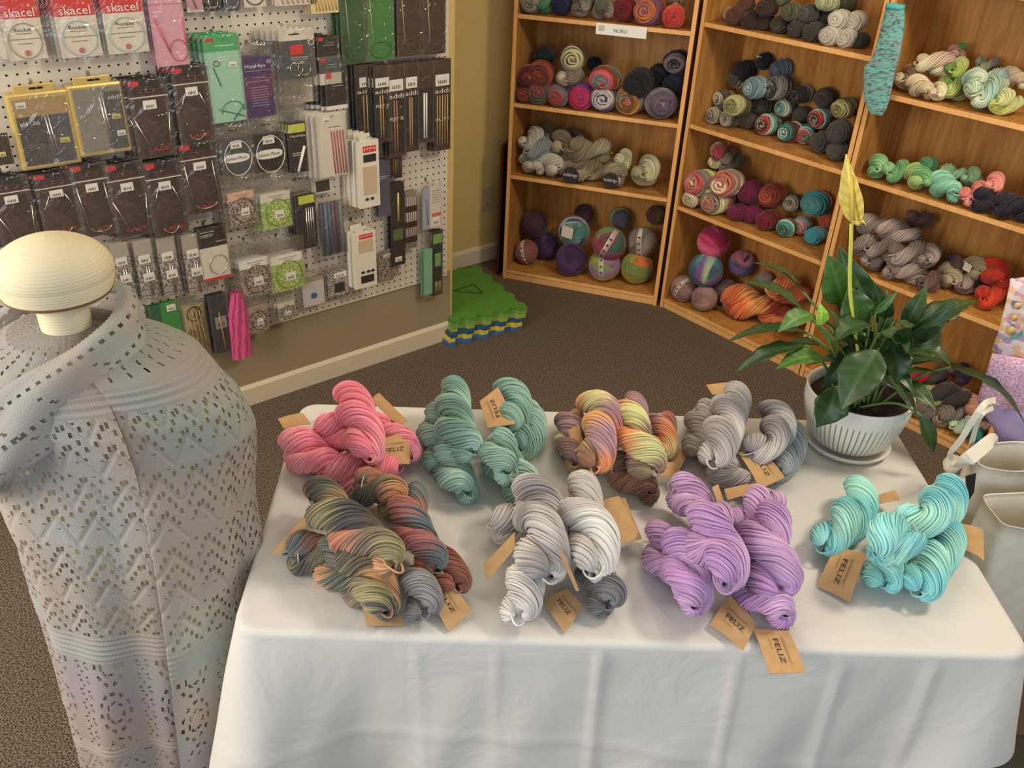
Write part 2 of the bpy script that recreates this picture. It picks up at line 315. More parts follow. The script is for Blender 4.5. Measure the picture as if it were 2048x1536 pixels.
def quad_card(name, cs, mats, parent, th=.0009, rows=4, bend=0.0):
    """card through four 3D corners TL,TR,BR,BL (reading direction TL->TR)"""
    cs = [np.array(c, float) for c in cs]; n = unit(np.cross(cs[3] - cs[0], cs[1] - cs[0])); P = []
    for i in range(rows + 1):
        t = i / rows; P.append([tuple((cs[0] * (1 - t) + cs[3] * t) * (1 - u) + (cs[1] * (1 - t) + cs[2] * t) * u + n * bend * math.sin(math.pi * u)) for u in np.linspace(0, 1, 7)])
    return MB().grid(P).build(name, mats, parent, solid=th), n
_txt = {}
def text_verts(s):
    if s not in _txt:
        cu = bpy.data.curves.new('t', 'FONT'); cu.body = s; cu.resolution_u = 2; o = bpy.data.objects.new('t', cu); COL.objects.link(o)
        me = bpy.data.meshes.new_from_object(o.evaluated_get(bpy.context.evaluated_depsgraph_get()))
        v = np.array([q.co[:] for q in me.vertices]); f = [tuple(p.vertices) for p in me.polygons]
        bpy.data.objects.remove(o); bpy.data.curves.remove(cu); bpy.data.meshes.remove(me)
        v[:, 0] -= v[:, 0].min(); v[:, 1] -= v[:, 1].min(); _txt[s] = (v[:, 0] / v[:, 0].max(), v[:, 1] / v[:, 1].max(), f)
    return _txt[s]
def letter(s, O, ux, uy, n, x0, x1, y0, y1, m, parent, name='lettering', lift=.0008, mb=None):
    X, Y, F = text_verts(s); V = [tuple(O + ux * (x0 + (x1 - x0) * a) + uy * (y0 + (y1 - y0) * b) + n * lift) for a, b in zip(X, Y)]
    if mb is not None: return mb.add(V, F, m)
    return MB().add(V, F).build(name, m, parent)
def kraft_tag(parent, px, hs, txt='FELIZ', bend=.0025):
    cs = [onz(x, y, TZ + h) for (x, y), h in zip(px, hs)]; cs = [c - np.array(parent.location) for c in cs]
    card, n = quad_card('paper_tag', cs, KRAFT, parent, bend=bend)
    if n[2] < 0: n = -n
    ux = (cs[2] - cs[3] + cs[1] - cs[0]) / 2; uy = (cs[0] - cs[3] + cs[1] - cs[2]) / 2; O = sum(cs) / 4 - ux / 2 - uy / 2
    if txt:
        letter(txt, O, ux, uy, n, .24, .80, .42, .56, INK, card, lift=.0012 + bend)
        m = MB()
        for yy, x0, x1 in ((.70, .2, .82), (.66, .2, .75), (.30, .2, .5)):
            p = [O + ux * x0 + uy * yy, O + ux * x1 + uy * yy, O + ux * x1 + uy * (yy + .008), O + ux * x0 + uy * (yy + .008)]
            m.add([q + n * (.001 + bend) for q in p], [(0, 1, 2, 3)])
        m.build('fine_print', INK, card)
    return card
TIE = mat('cotton_tie_string', lin((214, 204, 188)), .8)
def table_hank(px, h, R, pal, label, group, seed, tags=(), **kw):
    pts = [onz(x, y, TZ + .006 + (hh if hasattr(h, '__len__') else h)) for (x, y), hh in zip(px, h if hasattr(h, '__len__') else [h] * len(px))]
    o = np.array(pts).mean(0); o[2] = TZ
    V, F, C = hank_mesh([p - o for p in pts], R, pal, seed, **kw); ob = np_mesh('yarn_hank', V, F, YARN, None, C); ob.location = o
    tag(ob, label, 'yarn', group)
    c = smooth_path([p - o for p in pts], 9)[0]; a = c[1]; t = unit(c[2] - c[0]); e = unit(np.cross(t, [0, 0, 1.])); g = np.cross(e, t)
    MB().tube([a + (e * math.cos(q) * R * .72 + g * math.sin(q) * R * .72) for q in np.linspace(0, 6.28, 17)], .0011, 5).build('tie_string', TIE, ob, smooth=True)
    for tg in tags: kraft_tag(ob, *tg)
    return ob
GP = 'twisted yarn hanks heaped in piles on the table'
def pile(name, items):
    for i, it in enumerate(items):
        px, h, R, pal, lab = it[:5]; tg = it[5] if len(it) > 5 else (); kw = it[6] if len(it) > 6 else {}
        table_hank(px, h, R, pal, lab, name, len(name) * 7 + i * 3 + 1, tg, **kw)
pile('pink hanks in the back left pile', [
 ([(575,885),(625,915),(672,945)], .030, .031, 'pink', 'bright pink yarn hank with loose loops at the left end of the pink pile', [(((556,838),(606,826),(622,848),(568,858)), (.05,.06,.06,.05), '')]),
 ([(640,862),(690,872),(735,905)], .050, .029, 'pink', 'bright pink yarn hank lying across the middle of the pink pile'),
 ([(655,945),(715,948),(790,938)], .028, .028, 'pink', 'bright pink yarn hank at the front edge of the pink pile'),
 ([(740,850),(790,885),(820,915)], .028, .028, 'pink', 'bright pink yarn hank at the right end of the pink pile, under the tag', [(((742,800),(758,786),(815,842),(800,856)), (.06,.06,.05,.05), '')]),
 ([(695,785),(712,830),(728,872),(738,915)], (.075,.09,.095,.08), .031, 'pink', 'bright pink yarn hank on top of the pink pile, running to the back', [(((762,877),(820,864),(820,928),(738,932)), (.075,.055,.05,.06))]),
])
pile('sage teal hanks in the second pile of the back row', [
 ([(872,830),(872,880),(885,925)], .030, .030, 'teal', 'sage green yarn hank at the left side of the green pile'),
 ([(890,905),(905,945),(935,985)], (.035,.03,.026), .029, 'teal', 'sage green yarn hank sticking out to the front left of the green pile'),
 ([(985,905),(1020,940),(1050,985)], .030, .031, 'teal', 'sage green yarn hank at the front right of the green pile'),
 ([(1045,810),(1060,850),(1040,900)], .028, .029, 'teal', 'dusky green yarn hank at the right side of the green pile'),
 ([(1012,770),(1028,815),(1018,862)], .060, .030, 'teal', 'sage green yarn hank at the back of the green pile behind the tag'),
 ([(905,780),(905,825),(915,870),(948,905)], (.07,.082,.088,.08), .031, 'teal', 'sage green yarn hank on top of the green pile, end standing up at back'),
 ([(990,880),(1000,915),(1015,945)], (.085,.082,.075), .029, 'teal', 'sage green yarn hank on the green pile in front of the tag', [(((975,856),(959,803),(996,774),(1031,848)), (.085,.095,.10,.09))]),
])
pile('orange and mauve hanks in the third pile of the back row', [
 ([(1140,830),(1140,880),(1150,925)], .028, .028, 'sunset2', 'rust and mauve yarn hank at the left side of the sunset coloured pile', [(((1136,862),(1158,850),(1170,900),(1150,905)), (.065,.07,.06,.06), '')]),
 ([(1320,835),(1322,875),(1318,905)], .028, .027, 'sunset', 'mauve and rust yarn hank at the right side of the sunset coloured pile', [(((1330,885),(1375,905),(1362,935),(1325,925)), (.02,.02,.015,.015), '')]),
 ([(1230,930),(1270,960),(1305,985)], .026, .028, 'brown', 'dark chocolate brown yarn hank low at the front of the sunset pile', [(((1215,1005),(1250,995),(1282,1072),(1224,1086)), (.012,.03,.008,.006), '')]),
 ([(1255,805),(1262,850),(1272,892),(1310,945)], (.07,.08,.08,.068), .031, 'sunset2', 'yellow green and brown yarn hank on top at the right of the sunset pile', [(((1330,925),(1362,925),(1358,950),(1318,955)), (.04,.03,.02,.03), '')]),
 ([(1178,795),(1206,838),(1196,885),(1190,935)], (.07,.082,.085,.07), .032, 'sunset', 'orange, mauve and yellow yarn hank on top at the left of the sunset pile'),
])
pile('grey hanks in the back pile beside the plant', [
 ([(1405,820),(1400,868),(1402,912)], .030, .029, 'grey2', 'warm grey yarn hank at the left side of the pile beside the plant', [(((1412,770),(1480,764),(1482,782),(1425,790)), (.075,.075,.065,.065), '')]),
 ([(1590,862),(1572,900),(1560,945)], .028, .029, 'bluegrey', 'bluish grey yarn hank nearest to the plant pot'),
 ([(1440,930),(1460,955),(1490,965)], .028, .026, 'grey', 'grey yarn hank low at the front of the pile, under the kraft tag'),
 ([(1535,815),(1556,850),(1542,885),(1495,905)], (.055,.065,.07,.065), .027, 'grey', 'silver grey yarn hank curving over the right of the pile beside the plant', [(((1523,900),(1570,955),(1520,978),(1475,904)), (.06,.035,.045,.07))]),
 ([(1468,790),(1452,840),(1440,885),(1425,925)], (.065,.08,.085,.075), .032, 'grey', 'grey yarn hank on top at the back of the pile beside the plant'),
])
pile('brown and green hanks in the front left pile', [
 ([(585,1108),(630,1105),(680,1110)], .030, .027, 'autumn', 'mossy green yarn hank with an orange end at the left of the autumn pile', [(((612,1028),(622,1040),(560,1110),(540,1108)), (.085,.08,.035,.035), '')]),
 ([(660,1090),(672,1150),(730,1185)], .026, .026, 'autumn', 'brown, pink and grey yarn hank low at the left front of the autumn pile'),
 ([(715,972),(765,980),(795,1010)], .048, .030, 'autumn', 'brown and yellow yarn hank at the back middle of the autumn pile', (), dict(phase=2.2)),
 ([(830,1145),(845,1190),(850,1225)], .030, .026, 'dgrey', 'dark grey yarn hank beside the tag at the front of the autumn pile', [(((885,1142),(945,1221),(897,1263),(846,1168)), (.05,.012,.006,.03))]),
 ([(880,1120),(898,1150),(912,1175)], .026, .025, 'brownpink', 'rusty brown yarn hank at the right end of the autumn pile'),
 ([(828,985),(812,1040),(845,1090),(872,1140)], (.045,.055,.055,.045), .028, 'autumn2', 'grey yarn hank turning orange and dusty rose on the right of the autumn pile', (), dict(cyc=1.0)),
 ([(690,1130),(740,1160),(772,1220)], (.05,.05,.035), .029, 'autumn', 'green and gold yarn hank at the front of the autumn pile', [(((722,1208),(806,1232),(806,1252),(735,1254)), (.012,.01,.005,.005), '')]),
 ([(640,975),(660,1030),(700,1060),(760,1095),(790,1130)], (.06,.08,.09,.092,.085), .031, 'autumn', 'olive, blue and orange yarn hank on top of the autumn pile'),
])
pile('silver grey hanks in the middle front pile', [
 ([(990,1052),(1030,1050),(1080,1050)], .030, .028, 'grey', 'grey yarn hank with a round end at the left of the middle front pile'),
 ([(1052,1150),(1045,1195),(1038,1232)], (.032,.030,.027), .029, 'silver', 'silver grey yarn hank with a white end at the front of the middle pile', [(((1135,1178),(1167,1214),(1129,1266),(1080,1200)), (.02,.01,.006,.01))]),
 ([(1180,1130),(1205,1175),(1218,1212)], (.03,.028,.026), .027, 'dgrey', 'dark grey yarn hank low at the right front of the middle pile', [(((1199,1005),(1238,992),(1284,1078),(1228,1092)), (.05,.06,.03,.03), '')]),
 ([(1172,972),(1158,1030),(1185,1080),(1186,1145)], (.055,.07,.078,.07), .034, 'silver', 'pale silver yarn hank on the right of the middle front pile', [(((1118,1105),(1124,1100),(1158,1180),(1152,1182)), (.12,.12,.06,.06), '')]),
 ([(1048,985),(1085,1040),(1082,1095),(1098,1150)], (.06,.075,.082,.072), .036, 'grey', 'mid grey yarn hank on the left of the middle front pile', [(((1030,1064),(1032,1095),(975,1162),(966,1130)), (.085,.075,.03,.04), '')]),
])
pile('lilac hanks in the front pile', [
 ([(1322,1060),(1325,1110),(1350,1155)], .028, .028, 'lilac', 'lilac yarn hank low at the left side of the lilac pile'),
 ([(1490,1165),(1530,1195),(1572,1230)], .028, .028, 'lilac', 'lilac yarn hank low at the right front of the lilac pile', [(((1577,1262),(1612,1345),(1538,1348),(1507,1258)), (.012,.004,.004,.012))]),
 ([(1352,975),(1385,1005),(1400,1040)], .050, .029, 'lilac', 'lilac yarn hank at the back left of the lilac pile', [(((1424,975),(1436,968),(1450,1012),(1440,1018)), (.09,.09,.07,.07), '')]),
 ([(1345,1095),(1375,1140),(1390,1210)], (.052,.06,.04), .032, 'lilac', 'lilac yarn hank at the front left of the lilac pile', [(((1459,1190),(1513,1248),(1486,1302),(1419,1248)), (.02,.012,.006,.01))]),
 ([(1545,990),(1500,1030),(1475,1060)], .045, .029, 'lilac', 'lilac yarn hank with loose loops at the back right of the lilac pile', [(((1448,978),(1512,966),(1516,985),(1455,1000)), (.05,.05,.04,.04), '')]),
 ([(1535,1035),(1525,1090),(1545,1140),(1562,1185)], (.068,.076,.072,.06), .034, 'lilac', 'lilac yarn hank on the right of the lilac pile, coiled at its front end'),
 ([(1425,1020),(1412,1070),(1450,1115),(1452,1165)], (.085,.10,.10,.088), .033, 'lilac', 'lilac yarn hank on top in the middle of the lilac pile'),
])
pile('turquoise hanks in the front right pile', [
 ([(1790,1100),(1765,1135),(1768,1170)], .028, .027, 'aqua', 'aqua yarn hank low at the front of the turquoise pile, right of the tag'),
 ([(1905,1060),(1878,1105),(1850,1150),(1838,1185)], (.028,.034,.034,.028), .029, 'aqua', 'aqua yarn hank at the right front of the turquoise pile', [(((1925,1048),(1966,1060),(1968,1122),(1930,1100)), (.02,.015,.01,.01), '')]),
 ([(1722,972),(1705,1030),(1665,1070),(1645,1095)], (.034,.04,.036,.028), .030, 'aqua', 'aqua yarn hank at the left side of the turquoise pile', [(((1733,1109),(1700,1204),(1634,1172),(1672,1092)), (.05,.008,.004,.035))]),
 ([(1880,975),(1885,1010),(1850,1040),(1800,1045)], (.07,.075,.075,.068), .031, 'aqua', 'aqua yarn hank running over the back right of the turquoise pile', [(((1752,992),(1790,980),(1800,1000),(1760,1008)), (.04,.04,.035,.035), '')]),
 ([(1825,1072),(1785,1075),(1755,1105)], (.095,.10,.085), .031, 'aqua', 'pale aqua yarn hank on top of the turquoise pile'),
])
# ------------------------------------------------------------------ table and cloth
def P3(x, y, z): return np.array([x, y, z], float)
TC = [P3(-.387, .937, TZ), P3(.800, .968, TZ), P3(.800, 1.592, TZ), P3(-.425, 1.548, TZ)]
def table():
    r = empty('folding_table', (.19, 1.26, 0), 'white folding table standing under the white cloth, legs hidden by it', 'table'); o = np.array(r.location)
    m = MB(); c = [q * .985 + np.array([.2, 1.26, TZ]) * .015 - o for q in TC]
    m.add([q + [0, 0, -.04] for q in c] + [q + [0, 0, -.006] for q in c], [(3, 2, 1, 0), (4, 5, 6, 7), (0, 1, 5, 4), (1, 2, 6, 5), (2, 3, 7, 6), (3, 0, 4, 7)])
    lm = mat('grey_steel', (.35, .35, .36), .35, .9); m.build('tabletop', WHITEP, r, bevel=.004)
    for q in c: p = q * .88; MB().tube([(p[0], p[1], 0), (p[0], p[1], TZ - .04)], .013).build('leg', lm, r, smooth=True)
table()
def tablecloth():
    rgn = np.random.default_rng(5); per = []; R = .03
    cs = TC; n = 4
    for i in range(4):                      # rounded-corner perimeter, counter-clockwise
        p, c, q = cs[i - 1], cs[i], cs[(i + 1) % 4]; a = unit(p - c); b = unit(q - c)
        for t in np.linspace(0, 1, 13):
            x = c + a * R * (1 - t) ** 2 + b * R * t ** 2; nn = unit(-(a * (1 - t) + b * t)); nn = unit(np.array([nn[0], nn[1], 0]))
            na = np.array([b[0] * 0 - a[1], a[0], 0]); per.append((x, i, t))
        L_ = np.linalg.norm(q - c); k = int(L_ / .009)
        for t in np.linspace(R / L_, 1 - R / L_, k)[1:-1]: per.append((c * (1 - t) + q * t, i, 1 + t))
    P = np.array([p[0] for p in per]); m = len(P); tan = unit(np.roll(P, -1, 0) - np.roll(P, 1, 0)); nor = np.stack([tan[:, 1], -tan[:, 0], 0 * tan[:, 0]], 1)
    s = np.r_[0, np.cumsum(np.linalg.norm(np.diff(P, axis=0), axis=1))]
    cor = np.array([np.linalg.norm(P[:, None, :2] - np.array(cs)[None, :, :2], axis=2)]).reshape(m, 4)
    rows = []; ctr = np.array([.2, 1.27, TZ])
    for f in np.linspace(0.0, .985, 26): rows.append(ctr + (P - ctr) * f)
    for a in np.linspace(0, math.pi / 2, 6): rows.append(P + nor * .012 * math.sin(a) + np.array([0, 0, -.012 * (1 - math.cos(a))]) )
    H_ = TZ - .03; front = (tan[:, 0] > .9)
    for t in np.linspace(.012, 1, 70)[1:]:
        g = min(1, t * 2.2); fl = .012 + .035 * t
        fold = .013 * np.sin(s * 17 + 1.2 * np.sin(t * 3)) * t ** .8 + .008 * np.sin(s * 37 + 2 + t * 2.5) * g * t ** .5 + .006 * np.sin(s * 9.0 + t * 5)*g
        fold += .0028 * np.sin(s * 60 + t * 14 + 3 * np.sin(s * 5)) * g
        crn = (.11 * t ** .9 * np.exp(-(cor.min(1) / .085) ** 2)) - .030 * g * np.exp(-((cor.min(1) - .17) / .07) ** 2) * t ** .5
        x = P[:, 0]; cr = np.zeros(m)
        for xc, ww, am in ((.0, .004, .004), (.155, .006, .008), (.36, .006, .005), (-.12, .004, .004), (.52, .008, .007), (.66, .01, .006)): cr += am * np.exp(-((x - xc - .01 * t) / ww) ** 2) * front
        cr += front * .004 * np.exp(-((t - .62 - .03 * np.sin(s * 6)) / .02) ** 2) + front * .003 * np.exp(-((t - .33 + .05 * np.sin(s * 4)) / .015) ** 2)
        rows.append(P + nor * (fl + fold + crn + cr)[:, None] + np.array([0, 0, -.012 - H_ * t]))
    V = np.array(rows); x, y = V[:26, :, 0], V[:26, :, 1]
    V[:26, :, 2] += .0012 * np.sin(x * 17 + y * 9) * np.sin(y * 23) * (V[:26, :, 0] * 0 + 1) + .0016 * np.exp(-((y - 1.02 - .006 * x) / .004) ** 2) + .0016 * np.exp(-((x - .12) / .004) ** 2) + .0014 * np.exp(-((y - 1.25) / .004) ** 2) - .0002
    V[25, :, 2] = TZ; nr = len(rows); i, j = np.meshgrid(np.arange(nr - 1), np.arange(m), indexing='ij')
    F = np.stack([i * m + j, (i + 1) * m + j, (i + 1) * m + (j + 1) % m, i * m + (j + 1) % m], -1).reshape(-1, 4)
    o = np_mesh('tablecloth', V.reshape(-1, 3), F, CLOTH); tag(o, 'white cotton tablecloth draped to the floor over the front table', 'tablecloth')
    b = CLOTH.node_tree.nodes['Principled BSDF']; tc = N(CLOTH, 'ShaderNodeTexCoord'); n1 = N(CLOTH, 'ShaderNodeTexNoise', Scale=6, Detail=5, Distortion=1.6); L(CLOTH, tc, 'Object', n1, 'Vector')
    bp = N(CLOTH, 'ShaderNodeBump', Strength=.5, Distance=.010); L(CLOTH, n1, 0, bp, 'Height'); L(CLOTH, bp, 0, b, 'Normal')
tablecloth()
# ------------------------------------------------------------------ mannequin and lace shawl
HX, HY = -.642, 1.10
HEADM = mat('cream_knit_cover', lin((226, 214, 182)), .8, spec=.2)
_t = N(HEADM, 'ShaderNodeTexCoord'); _n = N(HEADM, 'ShaderNodeTexWave', bands_direction='Z', Scale=75, Distortion=.4); L(HEADM, _t, 'Object', _n, 'Vector')
_b = N(HEADM, 'ShaderNodeBump', Strength=.22, Distance=.0015); L(HEADM, _n, 'Fac', _b, 'Height'); L(HEADM, _b, 0, HEADM.node_tree.nodes['Principled BSDF'], 'Normal')
def mannequin():
    hz = onpl(116, 577, (0, HY, 0), (0, 1, 0)); r = empty('display_mannequin', (hz[0], HY, 0), 'cream fabric-covered display mannequin without a face, wearing the lace shawl', 'mannequin')
    z0 = hz[2]; R = .0775; m = MB(); pr = [(0.0005, .0762)]; n = 30
    for i in range(1, n + 1):
        a = math.pi / 2 * (1 - i / n); pr += [(R * math.cos(a + .012), .026 + .050 * math.sin(a + .012)), (R * math.cos(a) * .993, .026 + .050 * math.sin(a) * .993)]
    pr += [(R * .985, .020), (R * .955, .010), (R * .905, -.001)]; m.lathe([(q, z + z0) for q, z in pr], 72).build('head', HEADM, r, smooth=True)
    MB().lathe([(R * .912, z0 + .0015), (R * .920, z0 - .0005), (R * .905, z0 - .003)], 72).build('seam', mat('brown_seam_tape', lin((110, 80, 50)), .7), r, smooth=True)
    MB().lathe([(R * .905, z0 - .002), (R * .80, z0 - .008), (R * .62, z0 - .014), (.038, z0 - .019), (.034, z0 - .028), (.033, z0 - .12), (.045, z0 - .14), (.09, z0 - .17)], 48).build('neck', HEADM, r, smooth=True)
    t = MB(); P = []
    for z, a, b in ((z0 - .15, .06, .05), (z0 - .19, .13, .08), (z0 - .25, .155, .10), (z0 - .40, .14, .10), (z0 - .55, .12, .09), (z0 - .70, .135, .10)):
        P.append([(a * math.cos(q) + .04, b * math.sin(q) + .02, z) for q in np.linspace(0, 2 * math.pi, 33)[:-1]])
    t.grid(P, close=True); t.add(P[-1], [tuple(range(32))]); t.build('torso', HEADM, r, smooth=True)
    WD = mat('honey_wood_stand', lin((190, 130, 60)), .4)
    MB().tube([(.02, -.02, z0 - .7), (.02, -.02, .1)], .014, 12).build('stand_pole', WD, r, smooth=True)
    for k in range(3):
        q = 2 * math.pi * k / 3 - 1.1; MB().tube([(.02, -.02, .30), (.04 + .10 * math.cos(q), .02 + .10 * math.sin(q), .16), (.04 + .2 * math.cos(q), .02 + .2 * math.sin(q), .0)], .012, 10).build('stand_leg', WD, r, smooth=True)
    return r, z0
MQ, MZ = mannequin()
def lace_sheet(name, Pf, na, nt, mask, colf, parent=None, rib=.0013, ridge=None):
    """Pf(u,t) vectorised -> [nt,na,3]; faces where mask is True are left open (eyelets)"""
    u = np.linspace(0, 1, na); t = np.linspace(0, 1, nt); U, Tt = np.meshgrid(u, t); P = Pf(U, Tt)
    nrm = unit(np.cross(np.gradient(P, axis=1), np.gradient(P, axis=0))); J, I = np.meshgrid(np.arange(na), np.arange(nt))
    dsp = rib * np.where(J % 2 == 0, 1, -1) * .5
    if ridge is not None: dsp = dsp + ridge(J, I)
    P = P + nrm * dsp[..., None]; C = colf(U, Tt, P)
    i, j = np.meshgrid(np.arange(nt - 1), np.arange(na - 1), indexing='ij'); keep = ~mask(j, i)
    F = np.stack([i * na + j, i * na + j + 1, (i + 1) * na + j + 1, (i + 1) * na + j], -1)[keep]
    return np_mesh(name, P.reshape(-1, 3), F, SHAWL, parent, C.reshape(-1, 3))
SHAWL = mat('fine_lace_yarn', rough=.9, spec=.15)
_a = N(SHAWL, 'ShaderNodeVertexColor', layer_name='col'); L(SHAWL, _a, 0, SHAWL.node_tree.nodes['Principled BSDF'], 'Base Color')
SHAWL.node_tree.nodes['Principled BSDF'].inputs['Subsurface Weight'].default_value = 0
_t = N(SHAWL, 'ShaderNodeTexCoord'); _n = N(SHAWL, 'ShaderNodeTexNoise', Scale=420, Detail=2); L(SHAWL, _t, 'Object', _n, 'Vector')
_b = N(SHAWL, 'ShaderNodeBump', Strength=.6, Distance=.002); L(SHAWL, _n, 0, _b, 'Height'); L(SHAWL, _b, 0, SHAWL.node_tree.nodes['Principled BSDF'], 'Normal')
_tr = N(SHAWL, 'ShaderNodeBsdfTranslucent'); L(SHAWL, _a, 0, _tr, 'Color'); _mx = N(SHAWL, 'ShaderNodeMixShader'); _mx.inputs[0].default_value = .22
L(SHAWL, SHAWL.node_tree.nodes['Principled BSDF'], 0, _mx, 1); L(SHAWL, _tr, 0, _mx, 2); L(SHAWL, _mx, 0, SHAWL.node_tree.nodes['Material Output'], 0)
def shawl_col(U, Tt, P):
    pal = np.array([lin(c) for c in ((184, 172, 164), (170, 176, 168), (186, 170, 164), (178, 168, 174), (174, 174, 172))])
    x = (P[..., 0] * 5 + P[..., 2] * 3.1 + .9 * np.sin(P[..., 2] * 9 + P[..., 0] * 7) + .5 * np.sin(P[..., 0] * 23)) % 5; i = x.astype(int) % 5; f = x - np.floor(x); f = f * f * (3 - 2 * f)
    return pal[i] * (1 - f)[..., None] + pal[(i + 1) % 5] * f[..., None]
def shawl():
    z0 = MZ; prof = [(-.056, .0345, .0345, MQ.location[0], 1.10), (-.068, .078, .070, -.642, 1.11), (-.090, .128, .095, -.632, 1.115), (-.115, .165, .118, -.618, 1.12), (-.17, .188, .134, -.606, 1.12), (-.23, .196, .142, -.600, 1.12), (-.30, .196, .148, -.598, 1.12),
            (-.40, .192, .15, -.598, 1.12), (-.60, .186, .15, -.606, 1.12), (-.80, .178, .145, -.620, 1.12), (-1.04, .170, .135, -.634, 1.12)]
    pr = np.array(prof); dl = np.r_[0, np.cumsum(np.hypot(np.diff(pr[:, 0]), np.diff(pr[:, 1])))]; ts = dl / dl[-1]; a0 = DEG(-66)
    Ltot = dl[-1]; na = 500; nt = int(Ltot / .0028)
    def Pf(u, t):
        z, rx, ry, cx, cy = (np.interp(t, ts, pr[:, k]) for k in range(5)); a = a0 + u * 2 * math.pi
        g = np.clip((t - .36) / .25, 0, 1); g = g * g * (3 - 2 * g)
        d = (.024 * (1 - u) ** 6 - .034 * u ** 10) * g
        fo = ((.011 * np.sin(a * 6 + 1.5) + .007 * np.sin(a * 11 + 3 * t)) * np.clip(t * 1.6 - .25, 0, 1)) * np.clip(t * 12, 0, 1) + .004 * np.sin(a * 3 + t * 9) * np.clip(t * 12, 0, 1)
        fo += .013 * np.sin(a * 2.4 - t * 22) * np.clip(t * 6 - .3, 0, 1) * np.clip(1.3 - t * 2.4, 0, 1) + .006 * np.sin(a * 2 + z * 14) * np.clip(1 - abs(t - .22) * 5, 0, 1)
        ov = .035 * u ** 14 * g
        hem = .012 * np.sin(a * 9) * np.clip((t - .9) * 10, 0, 1)
        a = a + ov
        return np.stack([cx + (rx + d + fo) * np.cos(a), cy + (ry + d + fo) * np.sin(a), z0 + z + hem], -1)
    def mask(j, i):
        t = i / nt; m = np.zeros(j.shape, bool)
        m |= (t > .03) & (t < .115) & ((j + i // 2) % 16 < 2) & (i % 5 < 3)
        x = j % 24; y = i % 44; xq = (x // 3) * 3 + 1; dd = np.abs(xq - 12); m |= (t > .16) & (t < .545) & (x % 3 < 2) & ((y - 1.35 * dd + 60) % 11 < 3.2) & (dd < 11) & (y > 2 + dd * .6) & (y < 42 - dd * .3)
        x = j % 44; y = i % 42; rho = np.hypot((x - 13) / 10, (y - 21) / 18); th = np.arctan2((y - 21) / 1.8, x - 13)
        ring = ((np.abs(rho - .95) < .075) | (np.abs(rho - .5) < .08)) & (np.floor(th * 22 / 6.283 * np.clip(rho + .1, .5, 1)) % 2 == 0)
        zc = (x > 30) & (x < 42) & ((x - 30 - 5 * np.abs((i % 12) / 6 - 1)) % 7 < 1.8) & (i % 4 < 2)
        m |= (t > .60) & (t < .80) & (ring | zc)
        m |= (t > .84) & (j / na > 1 - .30 * (t - .84)); x = j % 26; y = i % 20; m |= (t > .83) & (t < .97) & (np.abs(np.abs(x - 13) - y * .6) < 1) & (i % 6 < 3)
        return m
    def ridge(j, i):
        t = i / nt; x = j % 24; y = i % 11
        r = .0018 * ((t > .12) & (t < .155)) * np.sin(i * 1.57) + .0020 * ((t > .55) & (t < .60)) * np.sin(i * 1.57) + .0018 * ((t > .80) & (t < .83)) * np.sin(i * 1.57)
        r += .0026 * ((t > .16) & (t < .545)) * np.exp(-((((i - 1.35 * np.abs(x - 12) + 60) % 22) - 6) / 1.5) ** 2)
        x = j % 26; y = i % 20; r += .0022 * (t > .83) * np.exp(-((np.abs(x - 13) - y * .6 - 3) / 1.3) ** 2)
        return r
    root = lace_sheet('lace_shawl', Pf, na, nt, mask, shawl_col, None, ridge=ridge)
    root.location = (0, 0, 0); tag(root, 'pale grey and lavender knitted lace shawl draped over the cream mannequin', 'shawl')
    # the wrapped upper edge, folded round the neck and falling to the lower left
    ctl = [(-.04, .05, -.050), (.045, .05, -.045), (.095, .00, -.055), (.075, -.065, -.085), (.01, -.115, -.130), (-.06, -.135, -.185), (-.115, -.11, -.235), (-.150, -.05, -.245), (-.155, .02, -.20), (-.12, .07, -.12), (-.04, .085, -.065)]
    C0, L0 = smooth_path([np.array(c) + np.array([-.642, 1.11, z0]) for c in ctl], 200)
    def Pf2(u, t):
        k = u * 199; i = np.clip(k.astype(int), 0, 198); f = (k - i)[..., None]; C = C0[i] * (1 - f) + C0[i + 1] * f; Tn = unit(C0[i + 1] - C0[i])
        out = C - np.array([-.642, 1.11, z0 - .1]); out[..., 2] = 0; out = unit(out); out = unit(out - (out * Tn).sum(-1, keepdims=True) * Tn); up = np.cross(Tn, out); up = np.where(up[..., 2:] < 0, -up, up)
        a = -1.9 + t * 4.4; w = .034 + .016 * np.sin(u * math.pi); fo = .004 * np.sin(t * 16 + 4 * np.sin(u * 7))
        return C + out * (np.cos(a) * (.020 + fo))[..., None] + up * (-np.sin(a) * (w + fo))[..., None]
    def mask2(j, i): return ((i % 14 < 2) & (j % 5 < 2) & (i > 8)) | ((np.abs((j + i) % 26) < 2) & (i % 4 < 2) & (i > 20) & (i < 44))
    lace_sheet('neck_fold', Pf2, 300, 62, mask2, shawl_col, root)
shawl()
